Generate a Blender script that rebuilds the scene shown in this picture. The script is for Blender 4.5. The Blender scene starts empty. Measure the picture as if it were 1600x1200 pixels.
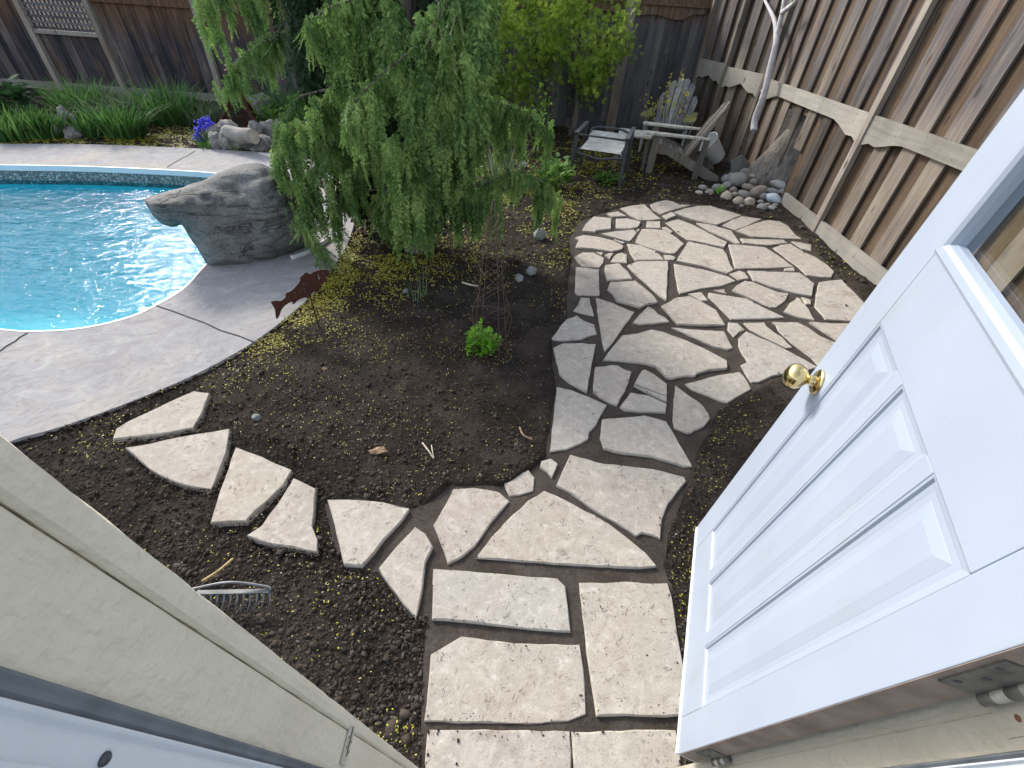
import bpy, bmesh, math, random
import numpy as np
from mathutils import Vector, Matrix, Quaternion, noise
from mathutils.geometry import delaunay_2d_cdt
rnd = random.Random(7)
rng = np.random.default_rng(7)
S = bpy.context.scene
C = S.collection
R_ = math.radians

# ------------------------------------------------------------------ camera, sky, sun, exposure
EYE = Vector((0, 0, 1.9))
FPX = 690.0                                    # focal length in pixels of the 1600 px wide photograph
_d = Vector((742 - 800, 1390 - 600, FPX)).normalized()
_up = -_d
_fw = Vector((0, 0, 1)); _fw = (_fw - _up * _fw.dot(_up)).normalized()
_ri = _fw.cross(_up)
CAMROT = Matrix((_ri, _fw, _up))               # camera axes (x right, y down, z forward) -> world
cam = bpy.data.cameras.new('camera')
cam.sensor_width = 36; cam.lens = 36 * FPX / 1600
cam.clip_start = 0.02; cam.clip_end = 400
co = bpy.data.objects.new('camera', cam); C.objects.link(co)
co.matrix_world = Matrix.Translation(EYE) @ Matrix((CAMROT.col[0], -CAMROT.col[1], -CAMROT.col[2])).transposed().to_4x4()
S.camera = co

SUN_EL, SUN_AZ = R_(31), R_(-41)               # azimuth from +Y, negative = to the left
w = bpy.data.worlds.new('World'); S.world = w; w.use_nodes = True
wn = w.node_tree.nodes; wl = w.node_tree.links
sky = wn.new('ShaderNodeTexSky'); sky.sky_type = 'NISHITA'; sky.sun_disc = False
sky.sun_elevation = SUN_EL; sky.sun_rotation = SUN_AZ
sky.air_density = 1.0; sky.dust_density = 1.6; sky.ozone_density = 1.0
bg = wn['Background']; bg.inputs['Strength'].default_value = 0.14
hs_ = wn.new('ShaderNodeHueSaturation'); hs_.inputs['Saturation'].default_value = .52      # thin white cloud veils the blue
wl.new(sky.outputs[0], hs_.inputs['Color']); wl.new(hs_.outputs[0], bg.inputs[0])
sl = bpy.data.lights.new('sun', 'SUN'); sl.energy = 1.8; sl.angle = R_(11); sl.color = (1, .945, .85)
so = bpy.data.objects.new('sun', sl); C.objects.link(so)
_sd = Vector((math.sin(SUN_AZ) * math.cos(SUN_EL), math.cos(SUN_AZ) * math.cos(SUN_EL), math.sin(SUN_EL)))
so.rotation_mode = 'QUATERNION'; so.rotation_quaternion = (-_sd).to_track_quat('-Z', 'Y')
so.location = (-6, 8, 9)
S.view_settings.view_transform = 'Standard'; S.view_settings.look = 'None'
S.view_settings.gamma = 1; S.view_settings.use_curve_mapping = False
S.view_settings.exposure = 1.2
try:
    S.cycles.max_bounces = 8; S.cycles.transparent_max_bounces = 16
except Exception:
    pass

# ------------------------------------------------------------------ where things of the photograph stand
def ray(px, py): return CAMROT @ Vector((px - 800, py - 600, FPX))
def at(px, py, z=0.0):
    r = ray(px, py); return EYE + r * ((z - EYE.z) / r.z)
def aty(px, py, y):
    r = ray(px, py); return EYE + r * ((y - EYE.y) / r.y)
def atx(px, py, x):
    r = ray(px, py); return EYE + r * ((x - EYE.x) / r.x)
def atp(px, py, p0, n):
    r = ray(px, py); return EYE + r * ((p0 - EYE).dot(n) / r.dot(n))

# ------------------------------------------------------------------ materials
class NM:
    def __init__(s, name, rough=.8, spec=.3):
        s.m = bpy.data.materials.new(name); s.m.use_nodes = True
        s.t = s.m.node_tree; s.b = s.t.nodes['Principled BSDF']; s.out = s.t.nodes['Material Output']
        s.b.inputs['Roughness'].default_value = rough; s.b.inputs['Specular IOR Level'].default_value = spec
        s.tc = s.t.nodes.new('ShaderNodeTexCoord'); s.oi = s.t.nodes.new('ShaderNodeObjectInfo')
        s.geo = s.t.nodes.new('ShaderNodeNewGeometry')
    def n(s, kind, **kw):
        x = s.t.nodes.new('ShaderNode' + kind)
        for k, v in kw.items():
            if k in x.inputs.keys(): s.set(x.inputs[k], v)
            else: setattr(x, k, v)
        return x
    def set(s, sock, v):
        if hasattr(v, 'is_output'): s.t.links.new(v, sock)
        else:
            if isinstance(v, (tuple, list)) and len(v) == 3 and sock.type == 'RGBA': v = (*v, 1)
            sock.default_value = v
    def vec(s, space='Object', scale=(1, 1, 1), rand=0.0):
        v = s.tc.outputs[space]
        if rand:
            m = s.n('Math', operation='MULTIPLY'); s.set(m.inputs[0], s.oi.outputs['Random']); m.inputs[1].default_value = rand
            a = s.n('VectorMath', operation='ADD'); s.set(a.inputs[0], v); s.set(a.inputs[1], m.outputs[0]); v = a.outputs[0]
        mp = s.n('Mapping'); s.set(mp.inputs['Vector'], v); mp.inputs['Scale'].default_value = scale
        return mp.outputs[0]
    def noise(s, vec, scale, detail=4, rough=.55, dist=0):
        x = s.n('TexNoise'); s.set(x.inputs['Vector'], vec); x.inputs['Scale'].default_value = scale
        x.inputs['Detail'].default_value = detail; x.inputs['Roughness'].default_value = rough; x.inputs['Distortion'].default_value = dist
        return x.outputs['Fac']
    def voro(s, vec, scale, feature='F1', out='Distance'):
        x = s.n('TexVoronoi', feature=feature); s.set(x.inputs['Vector'], vec); x.inputs['Scale'].default_value = scale
        return x.outputs[out]
    def ramp(s, fac, stops, mode='LINEAR'):
        x = s.n('ValToRGB'); s.set(x.inputs[0], fac); e = x.color_ramp.elements; x.color_ramp.interpolation = mode
        while len(e) > 1: e.remove(e[-1])
        for i, (p, c) in enumerate(stops):
            q = e[0] if i == 0 else e.new(p)
            q.position = p; q.color = (c, c, c, 1) if isinstance(c, (int, float)) else (*c, 1)
        return x.outputs[0]
    def mix(s, fac, a, b, mode='MIX'):
        x = s.n('MixRGB', blend_type=mode); s.set(x.inputs[0], fac); s.set(x.inputs[1], a); s.set(x.inputs[2], b); return x.outputs[0]
    def math(s, op, a, b=0.0):
        x = s.n('Math', operation=op); s.set(x.inputs[0], a); s.set(x.inputs[1], b); return x.outputs[0]
    def bump(s, h, strength=.3, dist=.01, normal=None):
        x = s.n('Bump'); s.set(x.inputs['Height'], h); x.inputs['Strength'].default_value = strength; x.inputs['Distance'].default_value = dist
        if normal is not None: s.set(x.inputs['Normal'], normal)
        s.t.links.new(x.outputs[0], s.b.inputs['Normal']); return x.outputs[0]
    def col(s, c): s.set(s.b.inputs['Base Color'], c)
    def leafy(s, col, trans=.35):
        """diffuse leaf with some light coming through"""
        s.col(col)
        tr = s.n('BsdfTranslucent'); s.set(tr.inputs['Color'], col)
        mx = s.n('MixShader'); mx.inputs[0].default_value = trans
        s.t.links.new(s.b.outputs[0], mx.inputs[1]); s.t.links.new(tr.outputs[0], mx.inputs[2]); s.t.links.new(mx.outputs[0], s.out.inputs['Surface'])

M = {}
def plain(name, col, rough=.6, spec=.3, metal=0, var=.15, scale=30, bump=0, bscale=60):
    k = NM(name, rough, spec); v = k.vec('Object', rand=50)
    f = k.noise(v, scale, 5)
    k.col(k.ramp(f, [(.3, tuple(c * (1 - var) for c in col)), (.7, tuple(min(1, c * (1 + var)) for c in col))]))
    k.b.inputs['Metallic'].default_value = metal
    if bump: k.bump(k.noise(v, bscale, 4), bump, .01)
    M[name] = k.m; return k

# soil
k = NM('soil', 1, .1); v = k.vec('Object')
a = k.noise(v, 3, 5, .6); b = k.noise(v, 55, 6, .7); c = k.noise(v, 190, 3, .7)
base = k.ramp(b, [(.3, (.013, .011, .009)), (.55, (.033, .026, .021)), (.8, (.078, .065, .054))])
base = k.mix(k.ramp(a, [(.44, 0), (.66, .6)]), base, (.085, .07, .058))
base = k.mix(k.ramp(c, [(.66, 0), (.74, .5)]), base, (.16, .135, .10))
k.col(base); k.bump(k.mix(.5, b, c), .9, .02); M['soil'] = k.m
# packed mud in the joints
k = NM('packed_mud', .95, .15); v = k.vec('Object')
a = k.noise(v, 6, 5, .6); b = k.noise(v, 70, 5, .65)
k.col(k.ramp(k.mix(.45, a, b), [(.3, (.028, .023, .019)), (.5, (.062, .051, .043)), (.72, (.105, .089, .076))]))
k.bump(b, .6, .01); M['packed_mud'] = k.m
# clods
k = NM('clod', 1, .1); v = k.vec('Object')
r = k.geo.outputs['Random Per Island']
k.col(k.mix(.5, k.ramp(r, [(0, (.013, .011, .009)), (.5, (.040, .032, .026)), (.85, (.088, .073, .061)), (1, (.19, .17, .15))]), k.ramp(k.noise(v, 60, 4), [(.3, (.02, .015, .012)), (.7, (.075, .06, .048))])))
k.col(k.mix(k.ramp(k.noise(v, 2.2, 4), [(.4, .0), (.62, .55)]), k.b.inputs['Base Color'].links[0].from_socket, (.085, .07, .058)))
k.bump(k.noise(v, 120, 3), .6, .01); M['clod'] = k.m
# flagstone
k = NM('flagstone', .85, .25); v = k.vec('Object', rand=40); o = k.oi.outputs['Random']
n1 = k.noise(v, 3.2, 6, .6, .4); n2 = k.noise(v, 26, 6, .7); n3 = k.noise(v, 9, 4, .6, 1.5); n4 = k.noise(v, 120, 3, .7)
base = k.ramp(o, [(0, (.41, .368, .31)), (.3, (.435, .40, .34)), (.55, (.395, .355, .31)), (.8, (.41, .385, .345)), (1, (.41, .36, .305))])
base = k.mix(k.ramp(n1, [(.35, 0), (.7, .6)]), base, (.40, .34, .285))
base = k.mix(k.ramp(n3, [(.48, 0), (.7, .6)]), base, (.565, .515, .44))
base = k.mix(k.ramp(n2, [(.54, 0), (.70, .6)]), base, (.29, .235, .19))
base = k.mix(k.ramp(n2, [(.27, .6), (.45, 0)]), base, (.68, .63, .56))
sp = k.voro(v, 34); spm = k.noise(v, 7, 3, .5)
pn = k.noise(v, 38, 3, .6, .8); pn2 = k.noise(v, 85, 2, .6)
pit = k.math('MAXIMUM', k.math('MULTIPLY', k.ramp(pn, [(.60, 0), (.67, 1)]), k.ramp(spm, [(.42, 0), (.6, 1)])), k.math('MULTIPLY', k.ramp(pn2, [(.68, 0), (.74, 1)]), .7))
base = k.mix(k.math('MULTIPLY', pit, .55), base, (.13, .105, .085))
base = k.mix(k.ramp(n4, [(.60, 0), (.72, .6)]), base, (.17, .14, .11))
big_ = k.noise(k.vec('Object', (1, 1, 1), rand=77), 5.5, 5, .62); base = k.mix(k.ramp(big_, [(.60, 0), (.70, .5)]), base, (.24, .19, .15))
k.col(base)
h = k.math('SUBTRACT', k.mix(.5, n2, n1), k.math('MULTIPLY', pit, .5)); k.bump(k.math('ADD', h, k.math('MULTIPLY', n4, .25)), .55, .012)
M['flagstone'] = k.m
# stamped concrete deck
k = NM('stamped_concrete', .9, .12); v = k.vec('Object')
n1 = k.noise(v, 1.1, 5, .6, .6); n2 = k.noise(v, 5, 6, .65, 2.0); n3 = k.noise(v, 30, 5, .65)
base = k.ramp(n1, [(.3, (.30, .298, .315)), (.5, (.36, .35, .35)), (.72, (.43, .39, .34))])
base = k.mix(k.ramp(n2, [(.3, .55), (.5, 0)]), base, (.26, .243, .25))
base = k.mix(k.ramp(n2, [(.52, 0), (.72, .6)]), base, (.50, .475, .455))
base = k.mix(k.ramp(n3, [(.56, 0), (.74, .55)]), base, (.24, .19, .16))
k.col(base); k.bump(k.math('ADD', n2, k.math('MULTIPLY', n3, .2)), .5, .02); M['stamped_concrete'] = k.m
plain('joint_dark', (.05, .047, .047), .9)
# wood
def wood(name, stops, grain=(34, 34, 1.6), stain=None, rough=.85, spread=1.0, knots=True):
    k = NM(name, rough, .2); v = k.vec('Object', grain, rand=60); v1 = k.vec('Object', (1, 1, .45), rand=60)
    g = k.noise(v, 1, 7, .65, .6); bl = k.noise(v1, 3.5, 5, .6); o = k.oi.outputs['Random']
    f = k.mix(.5, g, bl); f = k.math('ADD', f, k.math('MULTIPLY', k.math('SUBTRACT', o, .5), .28 * spread))
    c = k.ramp(f, stops)
    if stain:
        z = k.n('SeparateXYZ'); k.set(z.inputs[0], k.tc.outputs['Object'])
        zz = k.math('ADD', z.outputs[2], k.math('MULTIPLY', k.math('SUBTRACT', k.noise(k.vec('Object', (9, 9, 1.2), rand=60), 1, 4), .5), stain[3]))
        c = k.mix(k.ramp(k.math('DIVIDE', zz, 2.2), [(stain[0] / 2.2, 0), (stain[1] / 2.2, .9)]), c, k.ramp(g, stain[2]))
    if knots:
        kn = k.voro(k.vec('Object', (7, 7, 2.2), rand=60), 1); c = k.mix(k.ramp(kn, [(.07, .85), (.13, 0)]), c, (.035, .025, .02))
    if name in ('fence_wood', 'dark_fence_wood', 'post_wood'):     # warm, blotchy weathering
        wb = k.noise(k.vec('Object', (4.5, 4.5, 1.1), rand=60), 1, 5, .62); c = k.mix(k.ramp(wb, [(.52, 0), (.68, .5)]), c, k.ramp(g, [(.3, (.07, .04, .024)), (.55, (.20, .125, .075)), (.75, (.32, .225, .15))])); c = k.mix(k.ramp(wb, [(.28, .55), (.42, 0)]), c, (.035, .032, .035))
    k.col(c); k.bump(g, .5, .006); M[name] = k.m
GREY = [(.28, (.07, .062, .06)), (.42, (.16, .145, .14)), (.55, (.24, .215, .195)), (.7, (.33, .30, .275))]
wood('fence_wood', [(.26, (.042, .036, .032)), (.43, (.105, .089, .077)), (.55, (.168, .142, .119)), (.72, (.27, .23, .19))],
     stain=(1.12, 1.5, [(.3, (.045, .042, .05)), (.5, (.11, .10, .108)), (.62, (.17, .145, .125)), (.78, (.24, .21, .19))], .7), spread=1.7)
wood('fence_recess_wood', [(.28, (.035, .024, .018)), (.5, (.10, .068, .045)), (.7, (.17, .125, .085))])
wood('rail_wood', [(.28, (.17, .16, .14)), (.45, (.25, .235, .205)), (.6, (.31, .29, .255)), (.75, (.38, .355, .31))], grain=(30, 2.2, 30))
wood('post_wood', [(.28, (.12, .105, .09)), (.5, (.235, .205, .175)), (.75, (.36, .325, .28))])
wood('dark_fence_wood', [(.28, (.022, .021, .028)), (.45, (.05, .046, .054)), (.6, (.095, .082, .085)), (.78, (.20, .17, .155))],
     stain=(.75, 1.3, [(.25, (.035, .018, .012)), (.5, (.12, .062, .036)), (.72, (.27, .17, .10))], .9))
wood('grey_board_wood', [(.28, (.055, .052, .058)), (.45, (.10, .095, .10)), (.6, (.15, .14, .145)), (.78, (.24, .225, .22))],
     stain=(1.55, 1.85, [(.25, (.05, .028, .02)), (.5, (.14, .085, .055)), (.72, (.26, .18, .12))], .7))
wood('chair_wood', [(.28, (.06, .054, .048)), (.45, (.125, .112, .098)), (.6, (.195, .175, .15)), (.75, (.30, .27, .235))], grain=(20, 20, 3))
wood('chair_grey_wood', [(.28, (.12, .12, .125)), (.45, (.24, .235, .24)), (.6, (.34, .335, .335)), (.75, (.45, .44, .44))], grain=(20, 20, 3))
wood('driftwood', [(.36, (.06, .05, .042)), (.47, (.20, .178, .155)), (.58, (.30, .28, .255)), (.75, (.42, .40, .375))], grain=(6, 45, 45))
k = NM('mossy_wood', .95, .1); v = k.vec('Object', rand=9); f = k.noise(v, 14, 5)
k.col(k.ramp(f, [(.35, (.22, .20, .16)), (.5, (.19, .20, .07)), (.65, (.26, .27, .08))])); k.bump(f, .8, .02); M['mossy_wood'] = k.m
k = NM('lichen_wood', .9, .2); v = k.vec('Object', rand=9); f = k.noise(v, 18, 5)
k.col(k.ramp(f, [(.35, (.30, .28, .23)), (.5, (.47, .46, .40)), (.7, (.60, .60, .50))])); k.bump(f, .5, .01); M['lichen_wood'] = k.m
# bark
k = NM('bark', .95, .1); v = k.vec('Object', (22, 22, 2.2)); g = k.noise(v, 1, 6, .6, 1.0)
k.col(k.ramp(g, [(.35, (.035, .03, .027)), (.5, (.12, .105, .092)), (.68, (.24, .215, .19))])); k.bump(g, 1, .03); M['bark'] = k.m
k = NM('ridged_bark', .95, .1); g = k.noise(k.vec('Object', (34, 34, 7)), 1, 6, .65, .8); g2 = k.noise(k.vec('Object', (9, 9, 4)), 1, 4)
k.col(k.mix(.35, k.ramp(g, [(.36, (.07, .061, .053)), (.5, (.20, .178, .155)), (.66, (.33, .30, .27))]), k.ramp(g2, [(.35, (.12, .105, .09)), (.65, (.28, .25, .22))]))); k.bump(g, 1, .03); M['ridged_bark'] = k.m
plain('pale_bark', (.46, .44, .45), .7, var=.25, scale=18, bump=.4)
# paint
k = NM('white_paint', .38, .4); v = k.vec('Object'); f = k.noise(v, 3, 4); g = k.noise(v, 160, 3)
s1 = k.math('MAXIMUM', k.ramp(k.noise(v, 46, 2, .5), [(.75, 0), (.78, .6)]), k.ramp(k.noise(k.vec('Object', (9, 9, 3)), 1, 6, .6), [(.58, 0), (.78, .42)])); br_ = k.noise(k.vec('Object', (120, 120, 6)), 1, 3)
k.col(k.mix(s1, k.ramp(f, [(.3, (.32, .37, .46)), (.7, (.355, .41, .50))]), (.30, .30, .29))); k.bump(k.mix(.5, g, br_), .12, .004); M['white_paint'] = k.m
def beige(name, a, b, wear):
    k = NM(name, .5, .35); v = k.vec('Object'); f = k.noise(v, 5, 5); g = k.noise(v, 40, 5, .6); lump = k.noise(v, 90, 2)
    c = k.ramp(f, [(.3, a), (.7, b)])
    c = k.mix(k.ramp(k.noise(k.vec('Object', (24, 24, 5)), 1, 5), [(.62, 0), (.8, wear)]), c, (.24, .21, .17))
    c = k.mix(k.ramp(k.noise(k.vec('Object', (60, 60, 22)), 1, 5, .6), [(.60, 0), (.72, .28)]), c, (.36, .33, .28))
    c = k.mix(k.ramp(k.noise(k.vec('Object', (150, 150, 70)), 1, 2), [(.76, 0), (.8, .55)]), c, (.22, .19, .16))
    c = k.mix(k.ramp(g, [(.72, 0), (.78, .6)]), c, (.80, .77, .70))
    k.col(c); k.bump(k.math('ADD', k.mix(.5, g, lump), k.noise(k.vec('Object', (40, 40, 12)), 1, 4)), .7, .006); M[name] = k.m
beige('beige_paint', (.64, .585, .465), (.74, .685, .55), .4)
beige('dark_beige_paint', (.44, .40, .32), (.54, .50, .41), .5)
plain('raw_door_edge', (.30, .235, .19), .8, var=.3, scale=14, bump=.3)
plain('grey_rubber', (.15, .165, .18), .7, var=.25, scale=20)
plain('white_metal', (.70, .74, .78), .35, .5, var=.08, scale=6)
plain('dark_metal', (.05, .052, .06), .45, .5, var=.3, scale=20)
plain('chair_metal', (.05, .053, .062), .5, .4, var=.25, scale=20)
plain('steel', (.17, .175, .18), .5, .5, metal=.7, var=.3, scale=20)
plain('hinge_metal', (.20, .19, .17), .5, .4, metal=.5, var=.4, scale=40, bump=.2)
plain('painted_metal', (.50, .47, .40), .5, .4, var=.25, scale=60, bump=.2)
plain('rusty_screw', (.20, .09, .05), .8, var=.4, scale=90)
k = plain('brass', (.74, .58, .28), .2, .5, metal=1, var=.12, scale=15)
plain('rust', (.055, .016, .010), .75, .3, var=.4, scale=40, bump=.3)
plain('rust_wire', (.105, .068, .055), .8, .3, var=.5, scale=40)
plain('ash_wood', (.50, .36, .19), .6, var=.2, scale=20)
plain('sling_fabric', (.50, .50, .46), .9, var=.3, scale=9, bump=.2)
plain('white_plastic', (.62, .63, .63), .5, var=.12, scale=5)
plain('slate', (.22, .23, .225), .8, var=.25, scale=9, bump=.5)
plain('dry_leaf', (.30, .20, .125), .9, var=.35, scale=40)
plain('straw', (.46, .35, .16), .9, var=.25, scale=40)
plain('pale_twig', (.55, .47, .36), .9, var=.25, scale=40)
plain('blue_flower', (.075, .06, .62), .7, var=.4, scale=60)
plain('limestone', (.215, .205, .19), .9, var=.6, scale=14, bump=.9, bscale=22)
# river stones: each its own grey, tan or brown
k = NM('river_stone', .7, .3); v = k.vec('Object', rand=30); o = k.oi.outputs['Random']
c = k.ramp(o, [(0, (.27, .26, .24)), (.25, (.36, .345, .32)), (.5, (.22, .215, .21)), (.7, (.40, .36, .31)), (.85, (.30, .31, .30)), (1, (.42, .40, .37))])
c = k.mix(k.ramp(k.noise(v, 16, 5), [(.4, 0), (.75, .5)]), c, (.16, .15, .145)); k.col(c); k.bump(k.noise(v, 40, 4), .25, .01); M['river_stone'] = k.m
plain('blue_white_stone', (.55, .60, .66), .6, var=.07, scale=9)
plain('tan_stone', (.46, .40, .32), .75, var=.2, scale=14, bump=.2)
plain('brown_stone', (.27, .22, .19), .75, var=.2, scale=14, bump=.2)
# boulder
k = NM('boulder_rock', .8, .25); v = k.vec('Object'); a = k.noise(v, 2.2, 6, .6, .5); b = k.noise(v, 14, 6, .65); st = k.noise(k.vec('Object', (2, 2, 9)), 1.4, 6, .6, 1.2)
c = k.ramp(k.mix(.5, a, st), [(.32, (.085, .084, .082)), (.48, (.175, .175, .172)), (.66, (.28, .278, .27))])
c = k.mix(k.ramp(k.noise(v, 3.3, 4), [(.64, 0), (.74, .55)]), c, (.24, .15, .075))
cr = k.ramp(k.noise(k.vec('Object', (.7, .7, 3.6)), 1.5, 4, .55, .7), [(.488, 0), (.498, 1), (.502, 1), (.512, 0)])
c = k.mix(k.math('MULTIPLY', cr, .6), c, (.02, .02, .02))
fg = k.noise(v, 55, 5, .7); c = k.mix(k.ramp(fg, [(.35, .5), (.5, 0)]), c, (.045, .044, .042)); c = k.mix(k.ramp(fg, [(.56, 0), (.7, .5)]), c, (.30, .295, .28))
k.col(c); k.bump(k.math('ADD', k.math('SUBTRACT', k.mix(.35, b, st), k.math('MULTIPLY', cr, .25)), k.math('MULTIPLY', fg, .3)), .8, .05); M['boulder_rock'] = k.m
# leaves
def leaf(name, stops, trans=.35, rough=.55, clump=4.0, cl=.55):
    k = NM(name, rough, .3); r = k.geo.outputs['Random Per Island']; v = k.vec('Object')
    f = k.math('ADD', k.math('MULTIPLY', r, 1 - cl), k.math('MULTIPLY', k.ramp(k.noise(v, clump, 3), [(.3, 0), (.7, 1)]), cl))
    k.leafy(k.ramp(f, stops), trans); M[name] = k.m
leaf('cedar_leaf', [(0, (.016, .050, .016)), (.28, (.066, .152, .038)), (.55, (.185, .315, .082)), (.8, (.36, .50, .15)), (1, (.58, .68, .27))], .3, clump=5)
leaf('cedar_shaded_leaf', [(0, (.006, .016, .006)), (.5, (.016, .042, .014)), (1, (.04, .085, .028))], .1)  # near-black copy for inner boughs, the crown's inside shade painted into the leaf colour
leaf('thuja_leaf', [(0, (.035, .075, .014)), (.3, (.15, .26, .04)), (.65, (.36, .50, .075)), (1, (.66, .74, .14))], .5)
leaf('blade_leaf', [(0, (.018, .055, .016)), (.45, (.06, .15, .036)), (.8, (.115, .235, .06)), (1, (.22, .36, .12))], .3, cl=.25)
leaf('grey_blade_leaf', [(0, (.06, .115, .055)), (.5, (.13, .20, .10)), (1, (.28, .36, .22))], .3)
leaf('broad_leaf', [(0, (.03, .085, .03)), (1, (.075, .165, .055))], .25)
leaf('lime_leaf', [(0, (.09, .26, .02)), (.5, (.22, .48, .04)), (1, (.38, .62, .09))], .4)
leaf('fresh_leaf', [(0, (.07, .17, .035)), (.5, (.14, .28, .055)), (1, (.24, .38, .09))], .4)
leaf('yellow_leaf', [(0, (.25, .28, .04)), (.5, (.42, .42, .07)), (1, (.60, .52, .10))], .4)
leaf('litter', [(0, (.28, .25, .03)), (.4, (.50, .46, .05)), (.75, (.66, .58, .09)), (1, (.75, .68, .30))], .25, cl=.2)
leaf('chip', [(0, (.12, .09, .06)), (.5, (.30, .24, .17)), (.85, (.52, .45, .34)), (1, (.68, .64, .56))], .1, cl=.1)
leaf('moss', [(0, (.10, .10, .012)), (.5, (.24, .23, .025)), (1, (.44, .40, .05))], .2, cl=.5)
# pool
k = NM('pool_liner', .4, .4); v = k.vec('Object'); f = k.noise(v, 5, 4)
k.col(k.ramp(f, [(.3, (.02, .66, .78)), (.7, (.05, .76, .86))])); M['pool_liner'] = k.m
k = NM('tile_band', .35, .5); v = k.vec('Object', (1, 1, 1)); vv = k.voro(v, 70, 'F1', 'Color'); f = k.n('SeparateColor'); k.set(f.inputs[0], vv)
k.col(k.ramp(f.outputs[0], [(0, (.055, .075, .085)), (.5, (.115, .14, .15)), (.8, (.20, .235, .24)), (1, (.5, .53, .54))])); M['tile_band'] = k.m
plain('coping_white', (.62, .72, .80), .4, var=.05, scale=4)
k = NM('pool_water', .02, .5); v = k.vec('Object', (1, 1, 1))
wv = k.noise(k.vec('Object', (.9, 1.6, 1)), 2.4, 3, .5, 1.2); wv2 = k.noise(k.vec('Object', (2.2, 4.5, 1)), 4.0, 2, .5, 1.0)
bp = k.n('Bump'); k.set(bp.inputs['Height'], k.math('ADD', wv, k.math('MULTIPLY', wv2, .55))); bp.inputs['Strength'].default_value = .34; bp.inputs['Distance'].default_value = .05
gl = k.n('BsdfGlossy'); gl.inputs['Roughness'].default_value = .025; gl.inputs['Color'].default_value = (.40, .43, .46, 1); k.set(gl.inputs['Normal'], bp.outputs[0])
tr = k.n('BsdfTransparent'); tr.inputs['Color'].default_value = (.72, .93, .97, 1)
fr = k.n('Fresnel'); fr.inputs['IOR'].default_value = 1.18; k.set(fr.inputs['Normal'], bp.outputs[0])
mx = k.n('MixShader'); k.set(mx.inputs[0], fr.outputs[0]); k.t.links.new(tr.outputs[0], mx.inputs[1]); k.t.links.new(gl.outputs[0], mx.inputs[2]); k.t.links.new(mx.outputs[0], k.out.inputs['Surface'])
M['pool_water'] = k.m
# glass
k = NM('window_glass', .02, .5)
gl = k.n('BsdfGlossy'); gl.inputs['Roughness'].default_value = .02
tr = k.n('BsdfTransparent'); tr.inputs['Color'].default_value = (.93, .95, .93, 1)
dt = k.n('VectorMath', operation='DOT_PRODUCT'); k.set(dt.inputs[0], k.geo.outputs['Incoming']); k.set(dt.inputs[1], k.geo.outputs['Normal'])
fr = k.math('ADD', k.math('MULTIPLY', k.math('POWER', k.math('SUBTRACT', 1.0, k.math('ABSOLUTE', dt.outputs['Value'])), 5), .9), .04)
mx = k.n('MixShader'); k.set(mx.inputs[0], fr); k.t.links.new(tr.outputs[0], mx.inputs[1]); k.t.links.new(gl.outputs[0], mx.inputs[2]); k.t.links.new(mx.outputs[0], k.out.inputs['Surface'])
M['window_glass'] = k.m

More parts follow.
